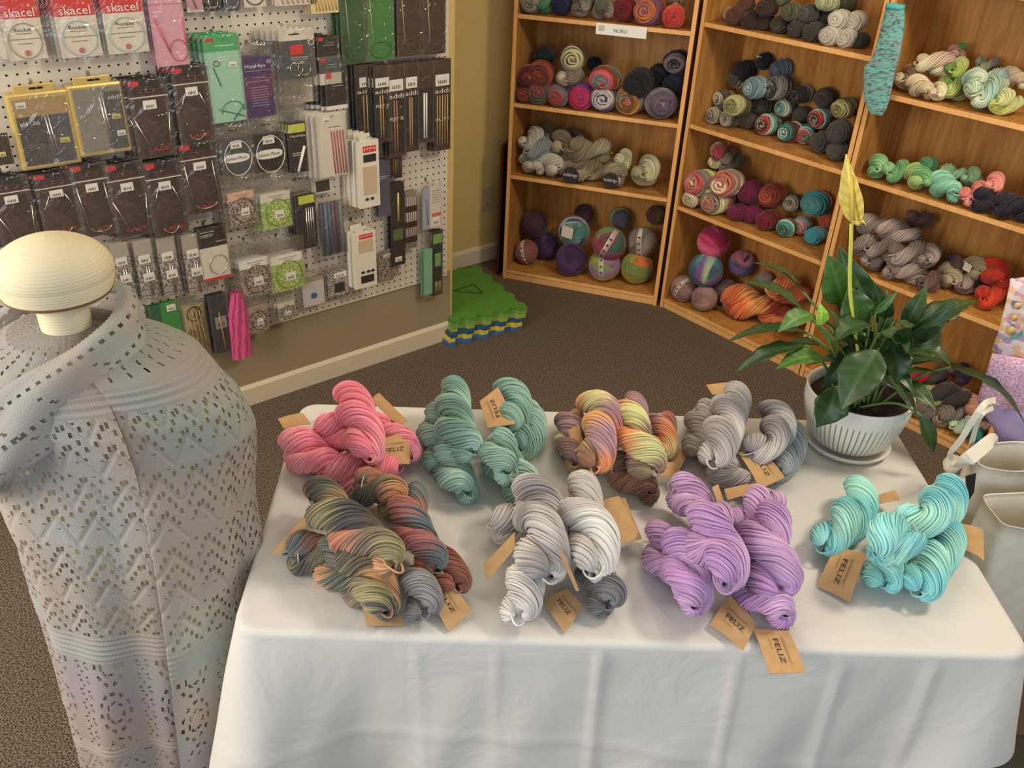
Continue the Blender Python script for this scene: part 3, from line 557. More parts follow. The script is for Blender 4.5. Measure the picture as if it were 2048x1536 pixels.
# ------------------------------------------------------------------ peace lily
POT = onz(1690, 887, TZ) + [0, 0, .0022]
VC = mat('glazed_ceramic', rough=.35, spec=.5); _a = N(VC, 'ShaderNodeVertexColor', layer_name='col'); L(VC, _a, 0, VC.node_tree.nodes['Principled BSDF'], 'Base Color')
LEAF = mat('leaf', rough=.38, spec=.5); _a = N(LEAF, 'ShaderNodeVertexColor', layer_name='col'); L(LEAF, _a, 0, LEAF.node_tree.nodes['Principled BSDF'], 'Base Color')
def plant():
    r = empty('potted_peace_lily', tuple(POT), 'peace lily with dark leaves and one pale yellow flower in a ribbed white pot', 'potted plant')
    k = 448; nr = 56; hp = .128; V = []; C = []; w_ = np.array(lin((224, 224, 216))); dk = np.array(lin((70, 72, 70)))
    prof = [(.050, .010), (.066, .012), (.076, .022), (.084, .036), (.091, .055), (.096, .075), (.099, .088), (.1005, .095), (.1015, .102), (.1015, .112), (.1005, .119), (.1015, .122), (.1025, .126), (.100, .128), (.096, .125), (.095, .105), (.094, .08)]
    for (R, z) in prof:
        for j in range(k):
            a = 2 * math.pi * j / k; q = (j % (k // nr)); g = 0; c = w_
            if .015 < z < .09 and q == 0: g = -.0028; c = dk
            elif .015 < z < .09 and q in (1, k // nr - 1): c = w_ * .86
            if .094 < z < .1195 and R > .1: g = .0012 * abs(math.sin(a * 14 + z * 160)) - .0006; c = w_ * .97
            V.append(((R + g) * math.cos(a), (R + g) * math.sin(a), z)); C.append(c)
    n = len(prof); i, j = np.meshgrid(np.arange(n - 1), np.arange(k), indexing='ij'); F = np.stack([i * k + j, i * k + (j + 1) % k, (i + 1) * k + (j + 1) % k, (i + 1) * k + j], -1).reshape(-1, 4)
    np_mesh('pot', V, F, VC, r, np.array(C))
    MB().lathe([(.001, .003), (.062, .003), (.072, .006), (.082, .014), (.085, .014), (.086, .011), (.078, .001), (.06, 0), (.001, 0)], 64).build('saucer', mat('white_glaze', lin((226, 222, 212)), .35), r, smooth=True)
    rg = random.Random(4); m = MB(); P = [[((.094 * t) * math.cos(a), (.094 * t) * math.sin(a), .104 + rg.uniform(-.004, .006)) for a in np.linspace(0, 2 * math.pi, 49)[:-1]] for t in (0.01, .15, .3, .45, .6, .75, .88, 1)]
    m.grid(P, close=True).build('soil', noisy(mat('dark_soil', rough=.9), lin((34, 24, 20)), lin((74, 52, 42)), 90, bump=1, bdist=.006), r)
    mbs = MB()
    g1 = np.array(lin((42, 68, 32))); g2 = np.array(lin((78, 116, 52))); pale = np.array(lin((120, 160, 96)))
    def leaf(b, t, w, arch, col, cup=.25, roll=0, name='leaf'):
        b = np.array(b); t = np.array(t); n = 26; m_ = 11; ax = t - b; Ln = np.linalg.norm(ax); up = np.array([0, 0, 1.]) if abs(unit(ax)[2]) < .8 else unit(np.array([0, -1., .4]))
        side = unit(np.cross(ax, up)); nn = unit(np.cross(side, ax)); P = []; C = []
        side, nn = side * math.cos(roll) + nn * math.sin(roll), nn * math.cos(roll) - side * math.sin(roll)
        for i in range(n):
            s = i / (n - 1); ww = w * (math.sin(math.pi * min(1, s ** .74 * .99 + .005)) ** 1.12) + .0005; c = b + ax * s + nn * (arch * math.sin(math.pi * s) ) ; row = []; cr = []
            for j in range(m_):
                v = (j / (m_ - 1) - .5) * 2; wv = .07 * math.sin(s * 22 + v * 2) * abs(v) ** 2
                row.append(c + side * (v * ww) + nn * (abs(v) * ww * cup + wv * ww)); k_ = col * (1 + .16 * math.sin((s * 26 - abs(v) * 4) * 1.6)); cr.append(col * 1.7 if j == m_ // 2 else k_)
            P += row; C += cr
        i, j = np.meshgrid(np.arange(n - 1), np.arange(m_ - 1), indexing='ij'); F = np.stack([i * m_ + j, i * m_ + j + 1, (i + 1) * m_ + j + 1, (i + 1) * m_ + j], -1).reshape(-1, 4)
        o = np_mesh(name, P, F, LEAF, r, np.array(C)); md = o.modifiers.new('s', 'SOLIDIFY'); md.thickness = .0006; return o
    def at(x, y, dy): return onpl(x, y, (0, POT[1] + dy, 0), (0, 1, 0)) - POT
    LV = [(1607,624,1487,563,19,.02,.05,0,.012),(1607,584,1506,525,17,.09,.12,0,.012),(1616,666,1452,684,18,-.02,-.04,0,.015),(1610,690,1467,748,19,-.05,-.10,0,.012),(1648,715,1552,738,20,-.06,-.10,2,.012),
          (1624,628,1555,665,16,-.05,-.09,1,.01),(1686,606,1655,508,26,.02,.0,1,.008),(1722,645,1678,492,30,.07,.09,0,.01),(1716,645,1696,572,24,-.03,-.03,1,.006),(1838,662,1953,602,25,.0,.05,0,.012),
          (1822,716,1884,664,24,.03,.06,0,.01),(1790,640,1826,692,17,.0,-.03,0,.01),(1810,730,1925,732,16,-.03,.0,0,.012),(1900,734,2052,850,20,-.02,-.10,0,.02),(1756,700,1680,822,30,-.10,-.155,0,.014),
          (1672,775,1633,855,26,-.09,-.115,0,.012),(1764,752,1838,842,22,-.08,-.10,0,.01),(1760,664,1820,712,26,-.06,-.09,0,.012),(1738,648,1668,684,24,-.07,-.10,0,.012),(1783,690,1793,768,22,-.06,-.10,0,.012),
          (1641,652,1640,606,10,-.05,-.05,3,.004),(1749,628,1795,583,6,.0,.0,2,.003),(1842,830,1868,906,11,-.09,-.10,0,.006),(1700,690,1640,780,15,-.02,-.05,0,.01),(1745,690,1700,640,22,.05,.05,0,.01),(1770,650,1745,560,16,.07,.07,0,.01),
          (1770,720,1742,780,20,-.03,-.06,0,.01),(1640,690,1560,700,14,.05,.06,0,.01),(1800,750,1880,745,9,-.06,-.06,0,.006)]
    cols = [g1, g1 * .6 + g2 * .6, g2 * 1.05, np.array(lin((150, 190, 70)))]
    for q, (bx, by, tx, ty, w, d0, d1, ci, ar) in enumerate(LV):
        b = at(bx, by, d0); t = at(tx, ty, d1); leaf(b, t, w * 1.32 / 1030, ar, cols[ci] * rg.uniform(.85, 1.15), roll=rg.uniform(-.2, .2))
        a = rg.uniform(0, 6.28); s0 = np.array([.025 * math.cos(a) + .1 * b[0], .025 * math.sin(a) + .1 * b[1], .10])
        C_, _ = smooth_path([s0, (s0 * .45 + b * .55) + [0, 0, .02], b, b + (t - b) * .06], 14)
        o = MB().tube(C_, [.0026] * 13 + [.0012], 6).build('petiole', mat('petiole_green', lin((96, 130, 66)), .5) if q == 0 else bpy.data.materials['petiole_green'], r, smooth=True)
    for q in range(26):
        a = q * 2.4 + .3; el = rg.uniform(.5, 1.15); rad = rg.uniform(.03, .06); b = np.array([.02 + rad * math.cos(a), rad * math.sin(a), rg.uniform(.17, .25)]); ln = rg.uniform(.09, .13)
        t = b + ln * np.array([math.cos(a) * math.cos(el), math.sin(a) * math.cos(el), math.sin(el) * rg.choice([1, 1, -.2])]); leaf(b, t, rg.uniform(.013, .020), .012, g1 * rg.uniform(.8, 1.3), roll=rg.uniform(-.4, .4))
        MB().tube(smooth_path([np.array([.01 * math.cos(a), .01 * math.sin(a), .10]), (b * .5 + np.array([0, 0, .07])), b], 8)[0], .0024, 6).build('petiole', bpy.data.materials['petiole_green'], r, smooth=True)
    sy = mat('yellow_green_stem', lin((214, 214, 96)), .5); s1 = at(1700, 585, -.04); s2 = at(1703, 448, -.05)
    MB().tube(smooth_path([np.array([.01, -.01, .10]), s1 * .5 + np.array([.005, -.01, .05]), s1, s2], 16)[0], .0034, 8).build('flower_stem', sy, r, smooth=True)
    yl = np.array(lin((232, 210, 110))); leaf(at(1716, 452, -.05), at(1692, 308, -.055), 20 / 1080, .004, yl, cup=.5, roll=.7, name='flower_spathe')
    leaf(at(1704, 440, -.052), at(1734, 452, -.055), 11 / 1080, .003, yl * .95, cup=.3, name='spathe_lobe')
    MB().tube([at(1706, 440, -.06), at(1703, 350, -.062)], [.0042, .0025], 10).build('flower_spadix', mat('spadix_yellow', lin((226, 200, 96)), .7), r, smooth=True)
plant()
# ------------------------------------------------------------------ canvas bags at the right
CANV = noisy(mat('natural_canvas', rough=.9, spec=.1), lin((226, 220, 202)), lin((234, 228, 212)), 40, bump=.3, bscale=300)
def openbag(name, ctr, rx, ry, zt, zb, rot, label, sq=2.6):
    r = empty(name, (ctr[0], ctr[1], zb), label, 'bag', 'canvas bags beside the table'); P = []; n = 56
    def ring(z, s, dx=0):
        o = []
        for q in np.linspace(0, 2 * math.pi, n + 1)[:-1]:
            c, s_ = math.cos(q), math.sin(q); x = rx * s * abs(c) ** (2 / sq) * (1 if c > 0 else -1); y = ry * s * abs(s_) ** (2 / sq) * (1 if s_ > 0 else -1)
            k = 1 + .03 * math.sin(q * 5 + z * 20); x *= k; y *= k; o.append((x * math.cos(rot) - y * math.sin(rot) + dx, x * math.sin(rot) + y * math.cos(rot), z - zb))
        return o
    H_ = zt - zb
    for t in np.linspace(0, 1, 16): P.append(ring(zb + H_ * t + .001, .93 + .07 * math.sin(t * 3) + .05 * t))
    P.append(ring(zt + .001, .975 + .03)); 
    for t in (.98, .9, .7, .4): P.append(ring(zb + H_ * t, .95))
    m = MB().grid(P, close=True); m.add(P[0], [tuple(range(n))[::-1]]); m.build('bag_body', CANV, r, smooth=True)
    return r
CR = MB().box((.94, .98, 0), (1.42, 1.62, .38)).build('storage_crate', mat('dark_brown_crate', lin((70, 52, 40)), .7), bevel=.006); tag(CR, 'low dark crate holding up the canvas bags beside the table', 'crate')
q = onz(2022, 912, .80); b1_ = openbag('canvas_tote', q, .078, .045, .80, .385, .25, 'open cream canvas tote bag behind the corner of the table')
q = onz(2062, 1020, .78); b2_ = openbag('canvas_tote', (q[0], q[1]), .075, .05, .78, .385, .15, 'front cream canvas bag nearest the right corner of the table', 4)
q = onz(2072, 868, .80); b3_ = openbag('canvas_tote', (q[0] + .02, q[1] + .02), .05, .04, .82, .385, .1, 'small cream canvas bag at the right edge behind the others')
def strap(pts, hs, w, parent, name='handle_strap'):
    ps = [onz(x, y, h) - np.array(parent.location) for (x, y), h in zip(pts, hs)]; C_, _ = smooth_path(ps, 24); T_ = unit(np.gradient(C_, axis=0)); v = unit(np.array([0, math.cos(PIT), -math.sin(PIT)])); s_ = unit(np.cross(T_, v))
    MB().grid([[tuple(c - s * w / 2), tuple(c + s * w / 2)] for c, s in zip(C_, s_)]).build(name, CANV, parent, solid=.002)
strap([(1968,905),(1985,880),(1940,915),(1912,935)], [.80,.85,.84,.80], .026, b1_)
strap([(1958,925),(1900,915),(1925,875),(1965,812),(1990,800)], [.79,.82,.88,.95,.93], .011, b1_)
strap([(1935,925),(1945,880),(1962,830),(1985,815)], [.80,.86,.93,.92], .010, b1_)
k_ = onz(1905, 928, .80) - np.array(b1_.location)
MB().lathe([(.001, -.02), (.012, -.014), (.017, 0), (.012, .014), (.001, .02)], 16, c=tuple(k_)).build('strap_knot', CANV, b1_, smooth=True)
def hangtag(px, hs, label, m, lines=0):
    cs = [onz(x, y, h) for (x, y), h in zip(px, hs)]; o, n = quad_card('hang_tag', [c - np.array(b1_.location) for c in cs], m, b1_); o['label'] = label
hangtag([(1889,948),(1930,956),(1930,998),(1890,988)], [.80,.80,.765,.765], 'cream striped paper hang tag', noisy(mat('striped_card', rough=.7), lin((150, 120, 100)), lin((232, 222, 204)), 1, 0, mapping=(1, 1, 120)))
hangtag([(1931,952),(1952,946),(1948,985),(1935,1004)], [.80,.80,.77,.755], 'black card hang tag', mat('black_card', (.012, .012, .014), .4))
# patterned cloth pouch rising from the small bag
def pouch():
    o = onz(2060, 840, .83) ; r = empty('fabric_pouch', (o[0], o[1], .40), 'pink and lavender patterned cloth pouch standing in the bag at the right edge', 'pouch'); o = np.array(r.location); Y = o[1]
    A = lambda x, y, d=0: onpl(x, y, (0, Y + d, 0), (0, 1, 0)) - o
    def sheet(name, rows, m, depth=.02, vc=None):
        P = []
        for lx, ly, rx_, ry_ in rows:
            a = A(lx, ly); b = A(rx_, ry_); P.append([tuple(a * (1 - t) + b * t + np.array([0, -depth * math.sin(math.pi * t) + .003 * math.sin(t * 17 + ly * .3), 0])) for t in np.linspace(0, 1, 18)])
        return MB().grid(P).build(name, m, r, smooth=True, solid=.004)
    fl = mat('floral_cotton', rough=.85); b = fl.node_tree.nodes['Principled BSDF']; tc = N(fl, 'ShaderNodeTexCoord'); vo = N(fl, 'ShaderNodeTexVoronoi', Scale=95); L(fl, tc, 'Object', vo, 'Vector')
    rp = N(fl, 'ShaderNodeValToRGB'); rp.color_ramp.interpolation = 'CONSTANT'; e = rp.color_ramp.elements; e[0].color = (*lin((232, 214, 214)), 1); e[1].color = (*lin((226, 160, 176)), 1); e[1].position = .3
    for p, c in ((.45, (230, 190, 150)), (.6, (120, 160, 160)), (.72, (236, 220, 210)), (.85, (180, 150, 190))): x = e.new(p); x.color = (*lin(c), 1)
    sp = N(fl, 'ShaderNodeSeparateColor'); L(fl, vo, 'Color', sp, 0); L(fl, sp, 0, rp, 0); L(fl, rp, 0, b, 'Base Color')
    sheet('floral_panel', [(2022,556,2110,540),(2012,600,2112,600),(1998,660,2110,680),(1985,700,2105,740)], fl)
    sheet('knit_lace_band', [(1984,704,2105,700),(1976,730,2105,735),(1962,770,2105,780),(1955,800,2100,812)], noisy(mat('pink_knit_lace', rough=.9), lin((200, 130, 170)), lin((244, 214, 228)), 260, bump=.8, bscale=260), .03)
    sheet('lavender_panel', [(1958,802,2100,800),(1966,826,2100,835),(1985,850,2090,870),(1996,872,2085,930),(2005,900,2085,1000)], noisy(mat('lavender_cotton', rough=.9), lin((140, 124, 170)), lin((176, 158, 196)), 14), .028)
    MB().grid([[tuple(A(2020, 560)), tuple(A(2110, 545))], [tuple(A(2020, 560, .06)), tuple(A(2110, 545, .06))], [tuple(A(2005, 905, .05)), tuple(A(2085, 1000, .05))]]).build('back_panel', fl, r, solid=.003)
    bt = MB()
    for x, y, w in ((2035, 612, 9), (2028, 636, 9), (2022, 662, 12)):
        c = A(x, y, -.024); bt.lathe([(.0005, .004), (w / 1500, .003), (w / 1500, -.003), (.0005, -.004)], 14, T=lambda p, c=c: (c[0] + p[0], c[1] - p[2], c[2] + p[1]))
    bt.build('button', mat('wooden_button', lin((200, 160, 110)), .5), r, smooth=True)
pouch()
# black stool at the lower right corner of the view
def stool():
    q = onz(2135, 1625, .52); r = empty('round_stool', (q[0], q[1], 0), 'black round-seated stool cut off at the bottom right corner', 'stool'); bk = mat('black_vinyl', (.01, .008, .008), .5)
    MB().lathe([(.001, .48), (.12, .48), (.14, .49), (.145, .505), (.14, .52), (.12, .53), (.001, .532)], 40).build('seat', bk, r, smooth=True)
    for k in range(4):
        a = k * math.pi / 2 + .6; MB().tube([(.09 * math.cos(a), .09 * math.sin(a), .485), (.13 * math.cos(a), .13 * math.sin(a), 0)], .011, 8).build('leg', bk, r, smooth=True)
stool()
# green thing at the left edge

# ------------------------------------------------------------------ yarn on the shelves
def core_ell(a, b, c, n=16, m=12):
    V = [];  F = []
    for i in range(m + 1):
        p = math.pi * i / m - math.pi / 2
        for j in range(n): q = 2 * math.pi * j / n; V.append((a * math.cos(p) * math.cos(q), b * math.sin(p), c * math.cos(p) * math.sin(q)))
    for i in range(m):
        for j in range(n): F.append((i * n + j, i * n + (j + 1) % n, (i + 1) * n + (j + 1) % n, (i + 1) * n + j))
    return np.array(V), np.array(F)
def cake_mesh(R, pal, seed, turns=15):
    """centre-pull ball lying on its side, wound end facing -y"""
    rg = np.random.default_rng(seed); L_ = R * rg.uniform(1.15, 1.4); n = turns * 22; w = np.linspace(0, 1, n)
    a = w * turns * 2 * np.pi; p = .10 + w * (math.pi - .45); rad = R * np.clip(np.sin(p), .0, 1) ** .55; ax = -L_ * np.cos(p)
    rad = np.where(w < .06, R * (.16 + .3 * w / .06 * .5), rad) ; tl = rg.uniform(.08, .3); t0 = rg.uniform(0, 6.28)
    el = rg.uniform(.86, 1.0); wob = 1 + .06 * np.sin(a * 1.37 + seed) + .05 * np.sin(a * .43) + .03 * np.sin(a * 2.71)
    P = np.stack([rad * wob * np.cos(a), ax + tl * R * np.sin(a + t0) * np.sin(p) * .9, rad * wob * np.sin(a) * el], -1)[None]
    O = unit(P * [1, .5, 1]); r = R * .105; V, F = tubes(P, O, r * (1 + .3 * np.sin(a * .7))[None], 5)
    ph = rg.uniform(0, 1); c = palette(pal, w * rg.uniform(.9, 1.6) + ph + .04 * np.sin(a * .5), 'band') * (1 + .12 * np.sin(a * 2.3))[..., None]; C = np.repeat(c, 5, 0)
    n2 = 26; loops = 22; Pl = []; Ol = []; cl = []
    for k in range(loops):            # slanting outer windings
        th = np.linspace(0, 2 * np.pi, n2); tz = rg.uniform(-.75, .75); y = tz + rg.uniform(-.45, .45) * np.sin(th + rg.uniform(0, 6.28))
        y = np.clip(y, -.9, .9); rr = R * 1.0 * (1 - y ** 2 * .55) ** .5
        Pl.append(np.stack([rr * np.cos(th), y * L_, rr * np.sin(th) * el], -1)); cl.append(palette(pal, np.full(n2, ph + .5 + .3 * tz + rg.uniform(-.1, .1))) * rg.uniform(.85, 1.1))
    for k in range(16):               # tangled strands over the wound end
        th = np.linspace(0, 2 * np.pi, n2); cx_, cz_ = rg.uniform(-.28, .28, 2) * R; r1 = R * rg.uniform(.18, .6); r2 = r1 * rg.uniform(.5, .95); t_ = rg.uniform(0, 3.1)
        x = cx_ + r1 * np.cos(th) * math.cos(t_) - r2 * np.sin(th) * math.sin(t_); z = cz_ + r1 * np.cos(th) * math.sin(t_) + r2 * np.sin(th) * math.cos(t_); q = np.clip(np.hypot(x, z) / R, 0, .95)
        Pl.append(np.stack([x, -L_ * (1 - q ** 4 * .55) * .97 - .0, z * el], -1)); cl.append(palette(pal, np.full(n2, ph + r1 / R * 1.1 + rg.uniform(-.05, .05)), 'band') * rg.uniform(.75, 1.1))
    Pl = np.array(Pl); V2, F2 = tubes(Pl, unit(Pl * [1, .3, 1]), R * .06, 4); C2 = np.repeat(np.array(cl).reshape(-1, 3), 4, 0)
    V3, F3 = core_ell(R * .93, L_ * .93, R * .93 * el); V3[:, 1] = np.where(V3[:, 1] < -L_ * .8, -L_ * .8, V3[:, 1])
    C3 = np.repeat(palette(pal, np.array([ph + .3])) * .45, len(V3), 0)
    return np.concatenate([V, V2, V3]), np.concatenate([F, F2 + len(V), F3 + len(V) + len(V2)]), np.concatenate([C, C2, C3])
def ball_mesh(R, pal, seed):
    rg = np.random.default_rng(seed); Pl = []; cl = []; n2 = 34; ph = rg.uniform(0, 1)
    for b in range(9):
        ax = unit(rg.normal(size=3)); e1 = unit(np.cross(ax, [.3, .2, 1])); e2 = np.cross(ax, e1); rb = R * (.93 + .008 * b); m = 10
        for k in range(m):
            off = (k - (m - 1) / 2) * .075 * R; th = np.linspace(0, 2 * np.pi, n2); q = math.sqrt(max(rb * rb - off * off, 0))
            Pl.append(ax * off + e1 * (q * np.cos(th))[:, None] + e2 * (q * np.sin(th))[:, None]); cl.append(palette(pal, ph + b * .31 + k * .02 + .05 * np.sin(th), 'band') * rg.uniform(.86, 1.12))
    Pl = np.array(Pl); V, F = tubes(Pl, unit(Pl), R * .045, 4); C = np.repeat(np.array(cl).reshape(-1, 3), 4, 0)
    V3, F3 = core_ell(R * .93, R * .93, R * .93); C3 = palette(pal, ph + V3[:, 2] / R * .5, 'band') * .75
    return np.concatenate([V, V3]), np.concatenate([F, F3 + len(V)]), np.concatenate([C, C3])
BANDM = mat('paper_ball_band', lin((216, 208, 192)), .7)
ORD = ['first', 'second', 'third', 'fourth', 'fifth', 'sixth', 'seventh', 'eighth', 'ninth', 'tenth', 'eleventh', 'twelfth', 'thirteenth', 'fourteenth']
BCN = dict(b1='corner bookcase', b2='middle bookcase', b3='bookcase behind plant')
def shelf(key, sz, sname, rows):
    """rows[0] lies on the shelf, rows[1] on row 0 and so on; item: (px, py, radius_px, kind, palette, colour words)"""
    B = BC[key]; seed = int(sz * 1000) + ord(key[1]) * 31; prev = None
    rnames = ['bottom row', 'second row', 'top row', 'topmost']
    for ri, row in enumerate(rows):
        for ii, it in enumerate(sorted(row, key=lambda q: q[0])):
            px, py, rp, kind, pal, words = it[:6]; seed += 7; dist = 3.72 if key == 'b1' else (3.55 if key == 'b2' else 3.25)
            dist = float((onpl(px, py, B['o'] + B['i'] * .08, B['i']) - CAM) @ FWD); R = rp * dist / FPX * (1.06 if kind == 'cake' else 1.0); zc = sz + .001 + R + ri * R * (1.62 if kind != 'hank' else 1.45)
            q = onz(px, py, zc) - B['o']; u = float(q @ B['t']); v = float(q @ B['i'])
            dep = R * 1.35 if kind == 'cake' else R * 1.1
            vc = min(max(v, dep * .92 + .004), B['D'] - .012 - R)
            if abs(vc - v) > 1e-4:
                qq = onpl(px, py, B['o'] + B['i'] * vc, B['i']) - B['o']; u = float(qq @ B['t'])
                zc = float(qq[2]) if ri > 0 else zc
            u = min(max(u, .019 + R), B['W'] - .019 - R); p = B['o'] + B['t'] * u + B['i'] * vc + np.array([0, 0, zc])
            if kind == 'hank':
                rg = np.random.default_rng(seed); hl = R * rg.uniform(1.5, 2.1); a = rg.uniform(-1.0, 1.0); d = np.array([math.sin(a), -math.cos(a) * .7, rg.uniform(-.02, .08)]) * hl
                my = max(.2 * R, B['D'] / 2 - .018 - R * .95); d[1] = max(-my, d[1]); vc = min(max(vc, abs(d[1]) + .35 * R), B['D'] - .016 - R * .95 - abs(d[1]))
                mx = min(abs(d[0]), max(R * .9, .2)); d[0] = math.copysign(mx, d[0]); u = min(max(u, .019 + R * .95 + mx * .9), B['W'] - .019 - R * .95 - mx * .9)
                qq = onpl(px, py, B['o'] + B['i'] * vc, B['i']) - B['o']; zz = float(qq[2]) if ri > 0 else zc; p = B['o'] + B['t'] * u + B['i'] * vc + np.array([0, 0, max(zz, sz + R)])
                d = B['t'] * d[0] + B['i'] * d[1] + np.array([0, 0, d[2]])
                V, F, C = hank_mesh([-d, np.array([0, 0, R * .15]), d], R * .78, pal, seed, S=16, n=34, sr=R * .085, k=4, loose=2)
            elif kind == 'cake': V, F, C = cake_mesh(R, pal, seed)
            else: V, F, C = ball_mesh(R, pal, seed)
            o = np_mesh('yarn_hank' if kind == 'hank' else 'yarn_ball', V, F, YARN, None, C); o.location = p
            rg = random.Random(seed); o.rotation_euler = (rg.uniform(-.12, .12), 0, B['ang'] + rg.uniform(-.22, .22)) if kind == 'cake' else (0, 0, 0 if kind == 'hank' else B['ang'])
            tag(o, f"{words} yarn {'hank' if kind == 'hank' else 'ball'}, {ORD[ii]} from left, {rnames[ri]}, {sname}, {BCN[key]}", 'yarn', f"yarn on the {sname} of the {BCN[key]}")
            if len(it) > 6:
                tl = it[6]
                if tl == 'band':
                    m = MB(); n_ = 20; ang = rg.uniform(-.5, .5); w_ = R * .16
                    m.grid([[tuple(Matrix.Rotation(ang, 3, 'Y') @ Vector((s * w_, -math.cos(t) * R * 1.012, math.sin(t) * R * 1.012))) for s in (-1, 1)] for t in np.linspace(-1.5, 1.7, n_)]).build('paper_band', BANDM, o, smooth=True, solid=.0006)
                    k_ = MB()
                    for t in (-.6, -.2, .2, .6): k_.grid([[tuple(Matrix.Rotation(ang, 3, 'Y') @ Vector((s * w_ * .5, -math.cos(t + e) * R * 1.022, math.sin(t + e) * R * 1.022))) for s in (-1, 1)] for e in (0, .12)])
                    k_.build('printed_mark', INK, bpy.data.objects[o.name].children[-1] if o.children else o)
                elif tl == 'round':
                    m = MB(); cr = R * .78; T_ = lambda p_: (p_[0], -R * 1.35 - .004 + p_[2], p_[1] - R * .25)
                    m.lathe([(.0005, 0), (cr, 0), (cr, .0012), (.0005, .0012)], 28, T=T_); d = m.build('round_label', mat('black_round_label', (.02, .018, .02), .5), o); d.rotation_euler[2] = B['ang']; d['label'] = 'black round paper label'
                    letter('malabrigo', np.array([-cr * .85, -R * 1.35 - .0045, -R * .45]), np.array([1., 0, 0]), np.array([0, 0, 1.]), np.array([0, -1., 0]), 0, cr * 1.7, 0, cr * .55, mat('label_white', lin((220, 214, 206)), .6), d, lift=.0006)
                elif tl == 'card':
                    c = [np.array(q_) * R for q_ in ((-.5, -1.15, .75), (.25, -1.2, .62), (.2, -1.25, -.1), (-.55, -1.2, .0))]; d, _ = quad_card('paper_label', c, BANDM, o); d.rotation_euler[2] = B['ang'] if kind == 'hank' else 0
                elif tl == 'gcard':
                    c = [np.array(q_) * R for q_ in ((-.3, -.2, 1.5), (.6, -.2, 1.6), (.9, -.8, 1.05), (-.1, -.8, .95))]; d, _ = quad_card('paper_label', c, mat('green_card', lin((90, 150, 80)), .6), o); d['label'] = 'green paper label'
H, K, Bq = 'hank', 'cake', 'ball'
shelf('b1', 1.167, 'top shelf', [[(1050,10,20,K,'tweed','grey tweed'),(1088,8,19,H,'green','green'),(1124,8,19,K,'navy','navy blue'),(1163,14,20,H,'tweed','grey tweed'),(1203,20,21,H,'tweed','pale grey tweed'),(1250,20,20,K,'wine','dark red'),(1298,28,24,K,'orangepurple','orange and purple'),(1347,35,19,K,'redmix','bright red mixed')],[(1352,4,17,H,'gold','golden brown')]])
shelf('b1', .813, 'second shelf', [[(1033,186,16,K,'rust','rust brown'),(1077,186,25,K,'redstripe','red and olive striped'),(1120,194,22,K,'redgrey','red and grey'),(1163,196,21,K,'crimson','crimson and violet'),(1208,205,24,K,'purplewhite','purple and white'),(1260,210,25,K,'multi','orange and teal'),(1322,215,26,K,'greypurple','grey and purple')],
 [(1042,152,19,K,'redwhite','dark red and white'),(1082,148,23,K,'rust','rusty orange'),(1138,150,27,H,'greywhite','brown and white'),(1210,158,25,K,'multi','brown with teal centre'),(1276,166,24,K,'black','black'),(1318,148,18,K,'black','small black'),(1350,170,20,K,'blacknavy','black and navy')],
 [(1090,112,18,K,'blackgreen','black green'),(1148,115,22,K,'redgreen','red and pale green'),(1190,128,12,K,'navy','dark navy'),(1352,124,21,K,'purpleblack','purple and black')]])
shelf('b1', .508, 'third shelf', [[(1040,334,17,H,'paleg','pale cream'),(1067,336,15,H,'paleg','pale grey'),(1094,338,20,H,'paleg','cream'),(1148,350,21,H,'browngrey','grey brown','round'),(1185,350,20,H,'tanbrown','light brown'),(1228,348,20,H,'browngrey','brown tweed','round'),(1290,355,29,H,'creamgreen','thick cream and green')],
 [(1050,280,23,H,'paleg','whitish grey'),(1080,302,21,H,'bluegrey','bluish grey'),(1122,290,23,H,'tanbrown','tan and brown'),(1180,302,24,H,'browngrey','brownish grey'),(1246,322,18,H,'creamgreen','cream and olive')],
 [(1100,262,15,H,'browngrey','small brown'),(1150,275,15,H,'browngrey','dull brown')]])
shelf('b1', .045, 'bottom shelf', [[(1042,502,24,Bq,'brownpink','reddish brown','band'),(1092,478,27,Bq,'dpurple','dark purple'),(1142,522,31,Bq,'dpurple','deep violet'),(1209,530,31,Bq,'lilacyellow','lilac and yellow','band'),(1274,535,32,Bq,'orangegreen','orange and green')],
 [(1068,448,28,Bq,'plum','very dark plum'),(1148,462,31,Bq,'tealpurple','teal and purple','card'),(1218,487,33,Bq,'greencrim','green and crimson','band'),(1284,485,31,Bq,'greybrown','greyish brown','band')],
 [(1168,428,20,Bq,'plum','dark plum'),(1240,436,22,Bq,'tealgreen','dark teal'),(1312,430,20,Bq,'dolive','olive and plum')]])
shelf('b2', 1.207, 'top shelf', [[(1449,24,13,K,'tan','tan'),(1473,32,16,K,'rbrown','reddish brown'),(1503,40,15,K,'dbrown','dark brown'),(1531,44,14,K,'dbrown','blackish brown'),(1563,49,15,K,'charcoal','near-black'),(1597,58,15,K,'charcoal','charcoal'),(1629,64,16,K,'charcoal','dark grey'),(1662,71,17,K,'lgrey','light grey'),(1694,76,16,K,'lgrey','pale grey'),(1722,80,14,K,'dgreen','dark green')],
 [(1492,8,14,K,'rbrown','chestnut'),(1535,15,16,K,'dbrown','dark chocolate'),(1584,24,16,K,'olive','olive'),(1617,28,16,K,'dkgrey','dull grey'),(1650,31,15,K,'charcoal','charcoal grey'),(1680,39,17,K,'lgrey','silver grey'),(1713,42,17,K,'lgrey','soft grey')],
 [(1563,-4,14,K,'olive','dark olive'),(1655,4,16,K,'pgreen','pale green'),(1692,8,15,K,'olive','moss green')]])
